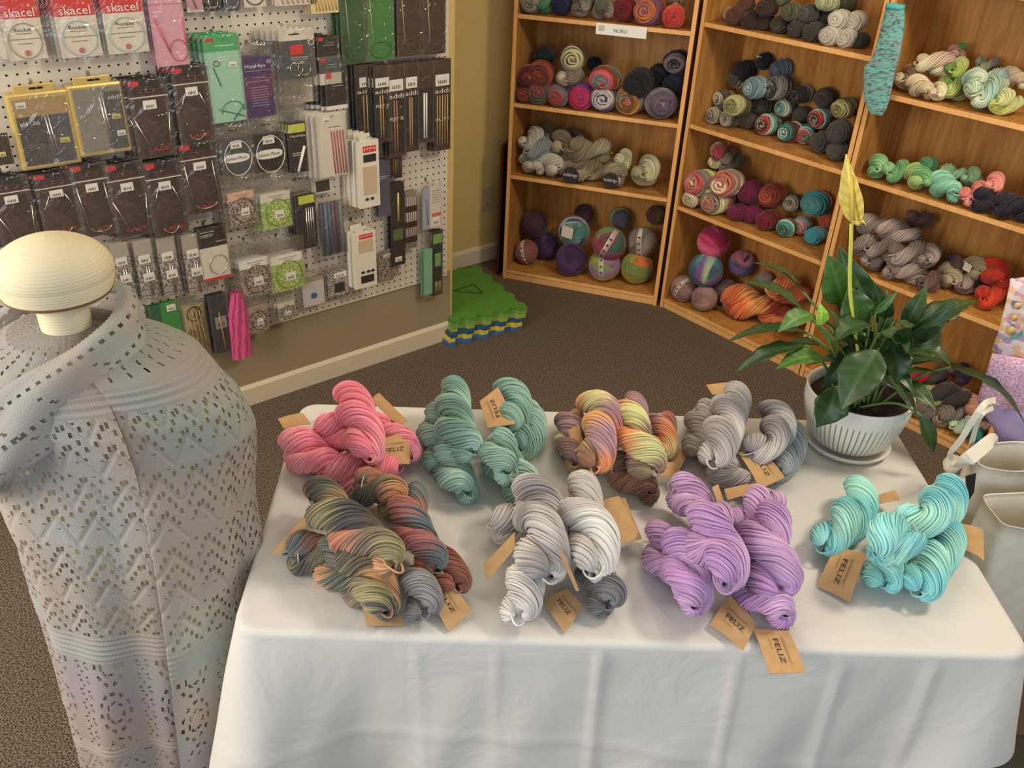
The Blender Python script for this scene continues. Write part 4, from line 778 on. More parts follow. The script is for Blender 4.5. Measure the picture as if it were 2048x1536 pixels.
shelf('b2', .822, 'second shelf', [[(1434,230,15,K,'greycream','dark grey'),(1462,236,16,K,'greycream','grey and cream'),(1500,240,16,K,'charcoal','charcoal'),(1537,249,19,K,'dmulti','brown with red and white'),(1582,264,18,K,'dmulti','dark multicoloured'),(1614,268,17,K,'dmulti','brown multicoloured'),(1644,284,19,K,'dkgrey','dark grey'),(1678,300,18,K,'dkgrey','slate grey'),(1706,300,14,K,'tealwhite','teal and brown')],
 [(1438,194,16,K,'greycream','brown and grey'),(1474,210,19,K,'olivecream','grey green'),(1524,208,18,K,'charcoal','nearly black'),(1572,216,17,K,'tealwhite','teal and white'),(1606,230,15,K,'charcoal','dark brown'),(1643,237,20,K,'dmulti','brown with red ring'),(1679,263,20,K,'dkgrey','ash grey'),(1709,270,13,K,'dkgrey','small grey')],
 [(1449,150,17,K,'greycream','cream and grey'),(1488,142,19,K,'black','black'),(1514,174,20,K,'lblue','pale blue'),(1557,175,21,K,'blackgrey','grey and black'),(1604,188,18,K,'blackgrey','dark tweed'),(1652,196,18,K,'charcoal','dark brown grey'),(1690,216,20,K,'olivecream','olive and cream'),(1721,222,12,K,'crimson','crimson')],
 [(1528,122,15,K,'black','black labelled','card'),(1562,138,17,K,'bluegr','blue grey')]])
shelf('b2', .478, 'third shelf', [[(1386,396,17,K,'creampink2','small cream and pink'),(1433,412,25,K,'creampink','cream and pale green'),(1478,424,16,K,'magwine','magenta'),(1506,428,15,K,'magwine','dark magenta'),(1537,440,18,K,'wine','wine'),(1573,455,16,K,'tealwhite','teal and brown'),(1602,450,16,K,'pinkteal','pink and teal'),(1632,470,16,K,'turq','turquoise')],
 [(1399,364,25,K,'creampink','cream, pink and grey'),(1455,366,25,K,'creampink2','cream with red ring'),(1503,384,20,K,'magwine','wine purple'),(1545,390,21,K,'rust2','rust orange'),(1588,406,17,K,'greycream','grey'),(1632,406,24,K,'turqpink','turquoise and salmon'),(1656,444,14,K,'rust2','rust')],
 [(1418,304,24,H,'creampink','cream, pink and lime'),(1468,330,22,H,'tweed','tan and grey')]])
shelf('b2', .045, 'bottom shelf', [[(1361,574,25,Bq,'mauve','dusty mauve','band'),(1408,602,25,Bq,'mauve','pinkish tan'),(1452,584,27,Bq,'greybrown','brown mauve'),(1503,612,32,H,'orangered','orange and red'),(1566,640,24,H,'orangered','orange and brown')],
 [(1412,540,33,Bq,'tpg','teal, purple and pale green'),(1483,527,27,Bq,'bluepink','blue and pink'),(1530,560,18,Bq,'pinkteal','pink and grey'),(1590,588,28,H,'orangered','deep orange')],
 [(1427,484,32,Bq,'magenta','magenta pink')]])
shelf('b3', 1.106, 'top shelf', [[(1812,158,22,H,'creambrown','cream and brown'),(1840,178,19,H,'creambrown','creamy white'),(1872,186,17,H,'creamyel','cream'),(1908,176,24,H,'lime','lime green'),(1958,194,31,H,'mint','pale mint'),(2012,206,23,H,'limeyel','lemon lime')],
 [(1870,130,23,H,'creamyel','cream yellow'),(1912,140,22,H,'lime','yellow green'),(1950,160,22,H,'mint','pale green'),(1990,160,20,H,'paqua','pale aqua'),(2032,160,20,H,'creamyel','cream coloured')],
 [(1918,112,17,H,'pinkish','pinkish','gcard'),(1975,132,17,H,'greyg','grey green')]])
shelf('b3', .815, 'second shelf', [[(1742,346,21,H,'mgreen','grass green'),(1782,362,22,H,'mgreen','soft green'),(1826,376,23,H,'mgreen2','leaf green'),(1886,384,23,H,'amint','aqua mint'),(1940,396,22,H,'coral','salmon pink'),(1984,408,23,H,'midnight','blackish purple'),(2030,420,25,H,'midnight','black')],
 [(1855,334,18,H,'dgrn','dark green'),(1902,348,17,H,'ggreen','grey green'),(1944,356,18,H,'ggreen','dusty green'),(1988,370,20,H,'coral','coral pink')]])
shelf('b3', .492, 'third shelf', [[(1742,534,21,H,'mgrey','mauve brown'),(1782,545,21,H,'mgrey','brown mauve'),(1820,548,20,H,'mgrey','grey mauve'),(1856,566,20,H,'mbrown','dark brown'),(1898,552,23,H,'tanp','tan'),(1934,570,19,H,'mgrey','grey brown'),(1982,590,25,H,'redor','red')],
 [(1736,492,22,H,'mgrey','taupe'),(1768,500,22,H,'mgrey','light taupe'),(1812,508,24,H,'mgrey','streaky taupe'),(1858,512,23,H,'mgrey','pale taupe'),(1910,530,18,H,'mbrown','brown'),(1948,536,22,H,'tanp','beige','card'),(1988,548,25,H,'redor','orange red')],
 [(1750,452,21,H,'mgrey','mauve grey'),(1795,466,22,H,'mgrey','warm grey'),(1845,442,18,H,'mbrown','small dark brown')]])
shelf('b3', .045, 'bottom shelf', [[(1815,838,13,H,'red','crimson'),(1850,838,16,H,'mgrey','brown grey'),(1886,848,22,H,'gtan','grey tan'),(1918,866,18,H,'mint','mint'),(1950,872,15,H,'tealt','teal'),(1975,860,18,H,'pinkish','mauve pink')],
 [(1856,794,19,H,'yelg','yellow green'),(1896,792,24,H,'charcoal','charcoal'),(1938,806,20,H,'peach','peach'),(1972,820,18,H,'greypurple','mauve')],
 [(1830,752,17,H,'red','dark red'),(1870,756,16,H,'dkgrey','grey'),(1932,752,18,H,'dpurple','dark purple'),(1905,742,17,H,'brown','brown')]])
# shelf-edge sign
def sign():
    B = BC['b1']; a = [onpl(x, y, B['o'] - B['i'] * .0035, B['i']) for x, y in ((1193,45),(1295,52),(1293,75),(1192,66))]; a[1][2] = a[0][2]; a[2][2] = a[3][2] = a[0][2] - .042
    a[3][:2] = a[0][:2]; a[2][:2] = a[1][:2]
    r = empty('shelf_sign', tuple(a[3]), 'white paper sign taped to the top shelf edge of the corner bookcase', 'sign'); o = np.array(r.location)
    d, n = quad_card('sign_card', [q - o for q in a], mat('white_sign_card', lin((244, 242, 234)), .35), r, th=.0012)
    if n @ B['i'] > 0: n = -n
    ux = a[2] - a[3]; uy = a[0] - a[3]; letter('NORO', a[3] - o, ux, uy, n, .36, .62, .3, .62, INK, r, lift=.0014)
    m = MB(); m.add([a[3] - o + ux * x + uy * y + n * .0012 for x, y in ((.05, .3), (.17, .3), (.17, .8), (.05, .8))], [(0, 1, 2, 3)]); m.build('grey_logo', mat('grey_print', lin((200, 194, 186)), .6), r)
sign()
# knitted sock hanging on the joint between the bookcases
def sock():
    B = BC['b3']; pl = B['o'] - B['i'] * .02; pr = [(1778,8,1812,12),(1772,30,1814,34),(1765,60,1811,66),(1757,90,1806,100),(1745,120,1800,125),(1732,133,1795,140),(1731,160,1790,165),(1731,190,1784,195),(1737,212,1778,216),(1744,226,1768,230)]
    r0 = onpl(1795, 8, pl, B['i']); r = empty('knitted_sock', tuple(r0 - [0, 0, .28]), 'turquoise speckled hand-knitted sock hanging where two bookcases meet', 'sock'); o = np.array(r.location); P = []; C = []
    V = []; n = 28; rg = np.random.default_rng(3); rows = 90; ys = np.linspace(0, len(pr) - 1, rows)
    for y in ys:
        i = min(int(y), len(pr) - 2); f = y - i; a = np.array(pr[i]) * (1 - f) + np.array(pr[i + 1]) * f
        l = onpl(a[0], a[1], pl, B['i']) - o; q = onpl(a[2], a[3], pl, B['i']) - o; c = (l + q) / 2; h = (q - l) / 2; dd = .010 * (1 - (y / (len(pr) - 1)) ** 6) + .002
        for j in range(n):
            t = 2 * math.pi * j / n; V.append(c + h * math.cos(t) - B['i'] * (dd * math.sin(t)) * (1 + .1 * math.sin(y * 40)) - B['i'] * .012); sp = rg.uniform()
            C.append(lin((116, 188, 178)) if sp < .45 else lin((130, 160, 158)) if sp < .7 else lin((70, 100, 108)) if sp < .93 else lin((150, 140, 160)))
    i, j = np.meshgrid(np.arange(rows - 1), np.arange(n), indexing='ij'); F = np.stack([i * n + j, i * n + (j + 1) % n, (i + 1) * n + (j + 1) % n, (i + 1) * n + j], -1).reshape(-1, 4)
    np_mesh('sock_body', V, F, YARN, r, np.array(C)); a = onpl(1778, 8, pl, B['i']) - o; b = onpl(1812, 12, pl, B['i']) - o; m = MB(); cc = []
    m.grid([[tuple((a + b) / 2 + (b - a) / 2 * 1.05 * math.cos(t) - B['i'] * (.012 + .013 * math.sin(t)) + np.array([0, 0, z])) for t in np.linspace(0, 2 * math.pi, 25)[:-1]] for z in (-.012, .004)], close=True)
    m.build('ribbed_cuff', mat('teal_cuff', lin((90, 186, 180)), .85), r, smooth=True, solid=.003)
    MB().tube([tuple((a + b) / 2 + np.array([0, 0, z]) - B['i'] * .01) for z in (0, .05, .1)], .0008, 5).build('hanging_loop', TIE, r)
sock()
# ------------------------------------------------------------------ packets on the pegboard
def M(name, c, rough=.5, **k):
    return bpy.data.materials.get(name) or mat(name, lin(c), rough, **k)
BAG = mat('clear_plastic', (.9, .9, .9), .12, spec=.6)
_b = BAG.node_tree.nodes['Principled BSDF']; _t = N(BAG, 'ShaderNodeBsdfTransparent'); _t.inputs[0].default_value = (1, 1, 1, 1)
_g = N(BAG, 'ShaderNodeBsdfGlossy', Roughness=.12); _m = N(BAG, 'ShaderNodeMixShader'); _tc = N(BAG, 'ShaderNodeTexCoord'); _n = N(BAG, 'ShaderNodeTexNoise', Scale=26, Distortion=1.2)
L(BAG, _tc, 'Object', _n, 'Vector'); _bp = N(BAG, 'ShaderNodeBump', Strength=.9, Distance=.01); L(BAG, _n, 0, _bp, 'Height'); L(BAG, _bp, 0, _g, 'Normal'); _m.inputs[0].default_value = .08
_d = N(BAG, 'ShaderNodeBsdfDiffuse'); _d.inputs[0].default_value = (.85, .84, .8, 1); _m2 = N(BAG, 'ShaderNodeMixShader'); _m2.inputs[0].default_value = .03
L(BAG, _t, 0, _m2, 1); L(BAG, _d, 0, _m2, 2)
L(BAG, _m2, 0, _m, 1); L(BAG, _g, 0, _m, 2); L(BAG, _m, 0, BAG.node_tree.nodes['Material Output'], 0)
STEEL = mat('needle_steel', (.72, .72, .70), .22, .9); HOOKM = mat('zinc_hook', (.42, .40, .37), .35, .8)
WLAB = mat('white_price_label', lin((236, 232, 222)), .6)
def noisecard(name, a, b, sc=55):
    return bpy.data.materials.get(name) or noisy(mat(name, rough=.6), lin(a), lin(b), sc, 2, pos=(.47, .53))
class Pk:
    def __init__(s, name, xc, y0, y1, wpx, d, label, group, cat='packet'):
        ym = (y0 + y1) / 2; lean = (930 - xc) / (3700 - ym); pt = G0 - NN * d
        s.c = onpl(xc, ym, pt, NN); tp = onpl(xc - lean * (ym - y0), y0, pt, NN); bt = onpl(xc + lean * (y1 - ym), y1, pt, NN)
        a = onpl(xc - wpx / 2, ym, pt, NN); b = onpl(xc + wpx / 2, ym, pt, NN); s.w = float(np.linalg.norm((b - a)[:2])); s.h = float(tp[2] - bt[2]); s.d = d
        s.r = empty(name, (s.c[0], s.c[1], tp[2]), label, cat, group, rz=AT); s.g = group
    def X(s, x, z, y=0): return (x * s.w, -y, z * s.h)
    def rect(s, name, x0, x1, z0, z1, m, y=0, th=.0008, parent=None, tilt=0):
        a, b = s.X(x0, z0, y), s.X(x1, z1, y); p = parent or s.r
        o = MB().box((a[0], -y - th, a[2]), (b[0], -y, b[2])).build(name, m, p); return o
    def card(s, bands, y=0, th=.001, name='card'):
        m = MB(); mats = []
        for k, (x0, x1, z0, z1, mt) in enumerate(bands):
            a, b = s.X(x0, z0), s.X(x1, z1); m.box((a[0], -y - th - .0002 * k, a[2]), (b[0], -y, b[2]), k); mats.append(mt)
        return m.build(name, mats, s.r)
    def bag(s, x0=-.52, x1=.52, z0=-1.01, z1=0.0, y=-.002, th=.010):
        a, b = s.X(x0, z0), s.X(x1, z1); n = 7; F_ = []
        for sg in (1, -1):
            F_.append([[(a[0] + (b[0] - a[0]) * i / n, -(y + th / 2 + sg * th / 2 * math.sin(math.pi * min(.999, max(.001, i / n))) ** .5 * (.35 + .65 * math.sin(math.pi * min(.97, .05 + j / n)) ** .5)), a[2] + (b[2] - a[2]) * j / n) for i in range(n + 1)] for j in range(n + 1)])
        m = MB().grid(F_[0]).grid(F_[1]); return m.build('clear_bag', BAG, s.r, smooth=True)
    def lab(s, x, z, w=.3, h=.1, y=.002, m=None, name='price_label'):
        o = s.rect(name, x - w / 2, x + w / 2, z - h / 2, z + h / 2, m or WLAB, y, .0005)
        k = MB()
        for i in range(5): a, b = s.X(x - w * .3 + i * w * .13, z - h * .32), s.X(x - w * .3 + i * w * .13 + w * .06, z - h * .02); k.box((a[0], -y - .0009, a[2]), (b[0], -y - .0005, b[2]))
        k.build('bar_code', INK, o); return o
    def ring(s, cx, cz, rx, rz, r=.0013, m=STEEL, y=.003, a0=0, a1=6.2832, name='cable'):
        MB().tube([(cx * s.w + rx * s.w * math.cos(t), -y, cz * s.h + rz * s.h * math.sin(t)) for t in np.linspace(a0, a1, 30)], r, 6).build(name, m, s.r, smooth=True)
    def bar(s, p, q, r=.0016, m=STEEL, y=.003, name='needle'):
        MB().tube([s.X(*p, y), s.X(*q, y)], r, 6).build(name, m, s.r, smooth=True)
    def text(s, t, x0, x1, z0, z1, m, y=.0022, parent=None):
        o = np.array([0, 0, 0.]); letter(t, o, np.array([1., 0, 0]), np.array([0, 0, 1.]), np.array([0, -1., 0]), x0 * s.w, x1 * s.w, z0 * s.h, z1 * s.h, m, parent or s.r, lift=y)
    def lines(s, rows, m, y=.0018):
        k = MB()
        for x0, x1, z in rows: a, b = s.X(x0, z), s.X(x1, z + .008); k.box((a[0], -y - .0003, a[2]), (b[0], -y, b[2]))
        k.build('fine_print', m, s.r)
    def slot(s, z=-.05, w=.3, y=.0014):
        a, b = s.X(-w / 2, z - .012), s.X(w / 2, z + .012); MB().box((a[0], -y - .0004, a[2]), (b[0], -y, b[2])).build('hang_slot', BLACK, s.r)
    def hook(s, what, zf=.05):
        o = empty('peg_hook', (s.c[0], s.c[1], s.r.location[2] - zf * s.h), 'thin metal peg hook holding the ' + what, 'hook', 'metal hooks on the pegboard', rz=AT)
        L_ = s.d - .012; MB().tube([(0, L_ + .002, .012), (0, L_ - .006, .003), (0, L_ - .010, 0), (0, -.004, 0), (0, -.012, .002), (0, -.016, .009)], .0014, 6).build('hook_wire', HOOKM, o, smooth=True)
        MB().box((-.005, L_, .001), (.005, L_ + .002, .016)).build('hook_plate', HOOKM, o)
    def behind(s, n, what, step=.009, dx=.004, dz=.002):
        rk = ['first behind', 'second behind', 'third behind', 'fourth behind', 'fifth behind', 'sixth behind']; rg = random.Random(int(s.c[0] * 977 + s.c[2] * 131) )
        n = min(n, int((s.d - .022) / step))
        for k in range(n):
            c = s.r.copy(); COL.objects.link(c); off = Matrix.Rotation(AT, 3, 'Z') @ Vector((-dx * (k + 1) + rg.uniform(-.001, .001), step * (k + 1), rg.uniform(-dz, dz))); c.location = s.r.location + off
            c.rotation_euler = (0, 0, AT + rg.uniform(-.04, .04)); c['label'] = f'{what}, {rk[k]} the front one'; c['group'] = 'stack of ' + what
            for ch in s.r.children:
                if ch.name.split('.')[0] in ('fine_print', 'lettering', 'hang_slot', 'cable'): continue
                d = ch.copy(); COL.objects.link(d); d.parent = c
                for g in ch.children: e = g.copy(); COL.objects.link(e); e.parent = d
        if n > 0: s.r['group'] = 'stack of ' + what
GR = 'packets hanging on the pegboard'
red = M('header_red', (206, 46, 44)); whi = M('card_cream', (222, 212, 196)); pnk = M('card_pink', (216, 160, 176)); blk = M('card_black', (34, 28, 28), .4); drk = noisecard('card_dark_maroon', (50, 34, 34), (70, 46, 44), 12)
wtx = M('white_print', (238, 234, 226)); grs = M('card_green', (50, 124, 58)); brn = M('card_brown', (58, 42, 34)); rtx = M('red_print', (210, 40, 40)); gry = M('print_grey', (120, 112, 104))
mintc = M('card_mint', (158, 206, 180)); mintg = M('header_green', (70, 168, 104)); prp = M('card_purple', (66, 42, 96)); prp2 = M('card_plum', (96, 50, 92)); lime_ = M('lime_label', (196, 206, 70)); gold = M('gold_tin', (224, 196, 120), .3, metal=.35); silv = M('silver_card', (170, 166, 160), .25, metal=.5); slate = M('slate_card', (74, 78, 84), .35); lbl = M('pale_blue_cable', (150, 196, 206)); dred = M('needle_red', (176, 40, 44), .35); bamb = M('bamboo', (196, 150, 90), .45)
# top row: three clear packets with red headers
for xc, y0, y1, w, pos, cm in ((42, -32, 124, 80, 'leftmost', M('grey_cable', (150, 140, 124))), (152, -36, 118, 84, 'middle', lbl), (247, -42, 110, 84, 'rightmost', lbl)):
    p = Pk('needle_packet', xc, y0, y1, w, .075, f'{pos} of three clear needle packets with red headers in the top row', GR)
    cd = p.card([(-.5, .5, -.97, -.43, whi), (-.5, .5, -.43, -.02, red)]); p.text('skacel', -.38, .38, -.41, -.30, wtx); p.text('Rocket', -.22, .22, -.60, -.55, INK); p.lines([(-.2, .2, -.63), (-.36, .38, -.70), (-.2, .2, -.76)], gry)
    p.ring(.0, -.72, .42, .23, .0011, cm); MB().lathe([(.0005, .001), (.007, .001), (.007, 0)], 16, T=lambda q, p=p: (q[0], -.0022 - q[2], -.88 * p.h + q[1])).build('round_logo', M('logo_red', (190, 110, 100)), p.r); p.bag(th=.012)
    p.behind(3, f'clear packet with red header, {pos} stack of three', .012, .007)
p = Pk('needle_packet', 335, -40, 131, 68, .07, 'pink needle packet in the top row right of the red headers', GR); p.card([(-.5, .5, -1, 0, pnk), (-.5, .5, -.28, -.265, M('pink_dark', (190, 120, 140)))]); p.lines([(-.4, -.1, -.36)], wtx); p.ring(.22, -.82, .26, .13, .0011, M('pink_cable', (196, 60, 100)))
p.bar((-.40, -.42), (-.04, -.84), .0022, M('pink_needle', (214, 90, 130))); p.bar((.44, -.44), (.48, -.80), .0018, M('pink_needle', (214, 90, 130))); p.bag(); p.behind(2, 'pink packet in the top row', .012)
p = Pk('needle_packet', 387, -40, 24, 32, .04, 'small pink packet cut off at the top, right of the pink packet', GR); p.card([(-.5, .5, -1, 0, pnk), (-.5, .5, -1, -.93, whi)]); p.bar((-.3, -.2), (.1, -.9), .0018); p.bag()
for xc, w, s_ in ((424, 26, 'dark packet'), (462, 34, 'grey packet')):
    p = Pk('needle_packet', xc, -40, 22, w, .05, f'small {s_} cut off at the top edge, left of the ring packet', GR); p.card([(-.5, .5, -1, 0, blk if w == 26 else slate)]); p.ring(0, -.7, .35, .2, .0012); p.lines([(-.3, .3, -.85), (-.3, .2, -.9)], wtx); p.bag(); p.behind(1, s_ + ' at the top edge', .012)
p = Pk('needle_packet', 508, -40, 14, 44, .05, 'cream packet with dark cable ring at the top edge', GR); p.card([(-.5, .5, -1, 0, whi)]); p.ring(0, -.55, .42, .36, .0016, INK); p.bag()
for xc, y1, w, c, s_ in ((590, 10, 84, whi, 'wide cream needle card'), (648, 26, 56, M('card_butter', (232, 214, 150)), 'butter yellow needle card')):
    p = Pk('needle_card', xc, -40, y1, w, .06, f'{s_} cut off at the top edge of the pegboard', GR); p.card([(-.5, .5, -1, 0, c)])
    for k in range(7): p.bar((-.38 + k * .12, -.55), (-.30 + k * .12, -.93), .0016, bamb)
    p.bag(); p.behind(2, s_ + ' at the top edge', .010)
# left edge partials
p = Pk('needle_packet', -8, -30, 128, 50, .07, 'clear packet cut off by the left edge in the top row', GR); p.card([(-.5, .5, -.97, -.45, whi), (-.5, .5, -.45, -.02, red)]); p.ring(0, -.75, .4, .2, .0011); p.bag()
p = Pk('needle_packet', -2, 268, 330, 50, .06, 'dark packet cut off by the left edge, beside the gold tin', GR); p.card([(-.5, .5, -1, 0, brn)]); p.lab(.1, -.65, .25, .15, m=M('yellow_sticker', (214, 200, 110))); p.bag()
# needle set tins
for xc, y0, y1, w, s_, g_, lb in ((88, 168, 334, 126, 'gold rimmed needle set box with dark front', gold, 1), (200, 152, 308, 112, 'silver fronted needle set box with gold rim', gold, 2)):
    p = Pk('needle_set_box', xc, y0, y1, w, .052, s_ + ' on the pegboard', 'needle set boxes on the pegboard', 'box')
    a, b = p.X(-.5, -1), p.X(.5, -.09); MB().box((a[0], -.004, a[2]), (b[0], .026, b[2])).build('case', g_, p.r, bevel=.006)
    a, b = p.X(-.36, -.10), p.X(.3, 0); MB().box((a[0], -.001, a[2]), (b[0], .004, b[2])).build('hanger_flange', g_, p.r, bevel=.002); p.slot(-.045, .22, .0014)
    if lb == 1: p.card([(-.42, .42, -.94, -.16, slate), (-.42, .42, -.36, -.16, M('tin_tan', (176, 140, 90))), (-.42, .0, -.94, -.36, M('charcoal_card', (52, 50, 52)))], .0045, name='printed_front'); p.text('addi Click', -.38, -.06, -.46, -.41, wtx, .0062); p.lines([(-.34, -.06, -.70), (-.34, -.08, -.725), (-.34, -.06, -.75)], gry, .0058)
    else: p.card([(-.42, .42, -.94, -.14, silv), (.12, .42, -.94, -.2, slate)], .0045, name='printed_front'); p.text('addi', .18, .4, -.30, -.25, wtx, .0062)
    for k in (0, .05): p.bar((.03 + k, -.25 if lb == 2 else -.36), (.09 + k, -.9), .0022, STEEL, .007)
    p.lab(.28, -.52 if lb == 2 else -.68, .16, .06, .006, M('yellow_sticker', (214, 200, 110))); p.lab(-.30 if lb == 1 else .32, -.22 if lb == 1 else -.74, .16, .07, .006)
    a, b = p.X(-.46, -.98), p.X(.46, -.11); MB().box((a[0], -.0095, a[2]), (b[0], -.009, b[2])).build('clear_window', BAG, p.r, bevel=.0002); p.hook(['gold rimmed', 'silver fronted'][lb - 1] + ' set box', .045)
# dark maroon packets with steel cables
DK = [(303,156,312,78,'upper row, right of the silver fronted box'),(386,130,284,72,'upper row, left of the mint green packet'),(402,284,424,74,'lower row, rightmost, set higher than the others'),(28,352,490,82,'lower row, at the left edge of the photo'),(117,344,470,82,'lower row, second from the left edge'),(188,326,470,74,'lower row, third from the left edge'),(258,324,470,76,'lower row, fourth from the left edge'),(333,320,470,72,'lower row, fifth from the left edge')]
for k, (xc, y0, y1, w, pos) in enumerate(DK):
    p = Pk('needle_packet', xc, y0, y1, w, .072, 'maroon packet, ' + pos, 'dark maroon needle packets'); p.card([(-.5, .5, -1, 0, drk), (-.5, .5, -.2, 0, blk), (-.46, -.2, -.09, -.03, rtx)])
    m = MB(); a = p.X(-.5, -.235); b = p.X(.5, -.225); m.box((a[0], -.0035, a[2]), (b[0], -.0015, b[2])); m.build('zip_seal', WLAB, p.r); p.lines([(-.3, .35, -.14), (-.3, .35, -.18)], M('red_dull', (120, 44, 44)))
    p.slot(-.06, .34); p.lab(0, -.33, .34, .11)
    if k % 3 == 0: p.bar((-.45, -.5), (-.08, -.95), .0016); p.bar((.46, -.45), (.38, -.92), .0016)
    elif k % 3 == 1: p.ring(0, -.6, .36, .36, .0013, a0=-2.2, a1=-.9); p.bar((-.2, -.35), (-.36, -.55)); p.bar((.2, -.35), (.4, -.6))
    else: p.bar((-.42, -.3), (-.3, -.85), .0016); p.bar((.34, -.28), (.42, -.8), .0016); p.ring(.05, -.86, .3, .08, .0012, a0=3.3, a1=6.1)
    p.text('LACE', -.2, .35, -.93, -.88, rtx); p.bag(th=.012); p.hook('maroon packet, ' + pos.replace('at the left edge of the photo', 'leftmost').replace(', set higher than the others', ''), .06); p.behind(3, 'maroon packet, ' + pos.replace('at the left edge of the photo', 'leftmost').replace('right of the silver fronted box', 'beside silver box').replace('left of the mint green packet', 'beside mint packet').replace(', set higher than the others', ''), .013, .008)
# middle columns
p = Pk('needle_packet', 450, 68, 243, 72, .07, 'mint green needle packet with a flower drawing and green header', GR); p.card([(-.5, .5, -1, 0, mintc), (-.5, .5, -.19, 0, mintg), (-.42, -.2, -.08, -.04, rtx)]); p.lines([(-.2, .35, -.13), (-.15, .15, -.26), (-.15, .15, -.29)], wtx)
p.ring(.12, -.88, .32, .12, .0011, M('teal_cable', (60, 110, 100)), a0=0, a1=3.3); p.bar((-.28, -.84), (.42, -.95), .0015, M('teal_cable', (60, 110, 100))); p.bar((.44, -.82), (.1, -.98), .0015, M('teal_cable', (60, 110, 100)))
p.bar((-.3, -.36), (-.14, -.58), .0012, INK, .002, 'drawn_stem'); p.ring(-.2, -.32, .08, .03, .001, INK, .002, name='drawn_flower'); p.lab(.25, -.34, .22, .06); p.bag(); p.hook('mint green packet'); p.behind(3, 'mint green needle packet', .013, .009)
p = Pk('needle_packet', 517, 86, 236, 66, .07, 'purple needle packet between the mint green and dark grey packets', GR); p.card([(-.44, .46, -.98, -.18, prp), (-.44, .46, -.72, -.42, prp2)]); p.text('HiyaHiya', -.38, .24, -.33, -.27, wtx); p.lines([(-.4, .44, -.36), (-.2, .22, -.45), (-.34, .34, -.5)] + [(-.26, .26, -.58 - .035 * i) for i in range(8)], M('lilac_print', (170, 140, 180))); p.text('10', .3, .42, -.27, -.22, wtx); p.bag(); p.hook('purple packet', .08); p.behind(2, 'purple needle packet', .013)
p = Pk('needle_packet', 590, 56, 157, 80, .085, 'dark grey interchangeable cable packet with a red logo', GR); p.card([(-.38, .5, -1, -.24, slate), (-.38, .5, -.24, -.02, whi)]); p.rect('red_logo', -.12, .2, -.52, -.33, rtx, .0015); p.lines([(-.12, .32, -.58), (-.12, .3, -.62), (-.08, .22, -.7)], wtx); p.ring(.0, -.80, .16, .14, .0012); p.ring(.2, -.80, .16, .14, .0012); p.slot(-.12, .26, .0018)
p.ring(.42, -.3, .07, .05, .0012, WLAB, .002, name='size_dot'); p.bag(-.5, .5, -1.5, 0, th=.014); p.hook('dark grey cable packet', .1); p.behind(4, 'dark grey cable packet', .014, .012)
p = Pk('needle_packet', 598, 158, 206, 56, .05, 'clear packet of brown double pointed needles under the grey cable packet', GR)
for k in range(4): p.bar((-.2 + k * .1, -.1), (-.1 + k * .1, -.75), .0015, bamb)
p.rect('insert', -.5, .5, -1, 0, whi, -.003); p.bag()
for k, (xc, y0, y1, s_) in enumerate(((655, 72, 118, 'upper'), (660, 112, 168, 'middle'), (672, 140, 218, 'lower'))):
    p = Pk('cable_packet', xc, y0, y1, 44, .08, f'{s_} black and white striped cable packet right of the grey packet', GR); p.card([(-.5, .5, -1, 0, blk), (-.5, .5, -1, -.9, wtx)] if k != 1 else [(-.5, .5, -1, 0, whi), (-.5, .5, -.6, 0, slate)]); p.rect('red_mark', -.42, -.2, -.2, -.05, rtx, .0014); p.lines([(-.1, .3, -.3), (-.2, .3, -.4)], wtx); p.bag(); p.behind(4, s_ + ' black and white cable packet', .014, .010)
for xc, y1, w, c, s_ in ((708, 126, 56, M('dark_green', (36, 84, 44)), 'dark green'), (757, 120, 60, grs, 'bright green'), (818, 112, 50, brn, 'brown left hand'), (868, 108, 46, brn, 'brown right hand')):
    p = Pk('long_needle_packet', xc, -45, y1, w, .06, f'long {s_} needle packet hanging at the top right of the pegboard', GR); p.card([(-.5, .5, -1, 0, c)]); p.ring(.05, -.87, .36, .1, .0012, M('green_cable', (30, 90, 40)) if 'green' in s_ else M('brown_cable', (110, 70, 60))); p.bar((-.3, -.2), (-.2, -.8), .0014, M('pale_line', (170, 176, 130))); p.bag(); p.behind(2, f'long {s_} needle packet', .013, .007)
AD = [(733, 128, 285, 44, 'leftmost, behind', bamb), (765, 130, 283, 34, 'second from left', bamb), (793, 128, 312, 34, 'third from left', M('copper_needle', (190, 120, 90))), (823, 124, 302, 28, 'fourth from left', bamb), (852, 122, 284, 30, 'fifth from left', wtx), (884, 118, 300, 34, 'rightmost, with brown needles', bamb)]
for k, (xc, y0, y1, w, pos, nm) in enumerate(AD):
    p = Pk('straight_needle_packet', xc, y0, y1, w, .05 if k == 0 else .075, f'long black needle packet, {pos}, at the right of the pegboard', 'black straight needle packets'); p.card([(-.5, .5, -1, 0, M('card_ink_blue', (18, 22, 26), .35)), (-.5, .5, -.32, 0, brn), (-.5, .5, -1, -.95, M('maroon_end', (70, 30, 36)))])
    if k != 4: p.lab(.0, -.22, .8 if w < 36 else .6, .12); p.text('addi', -.42, .42, -.36, -.31, wtx)
    if k == 2: p.text('FLIP X', -.4, .4, -.60, -.56, wtx)
    if k == 1: p.text('FLIP X', -.4, .4, -.54, -.50, wtx)
    if k == 5: p.text('OLIVE', -.4, .4, -.66, -.63, wtx)
    for q in (range(5) if k == 5 else range(1, 3)): p.bar((-.3 + q * .15, -.38), (-.3 + q * .15, -.94), .0019 if k != 4 else .003, nm)
    p.bag(th=.008); p.behind(2, f'black straight needle packet, {pos}', .012, .006)
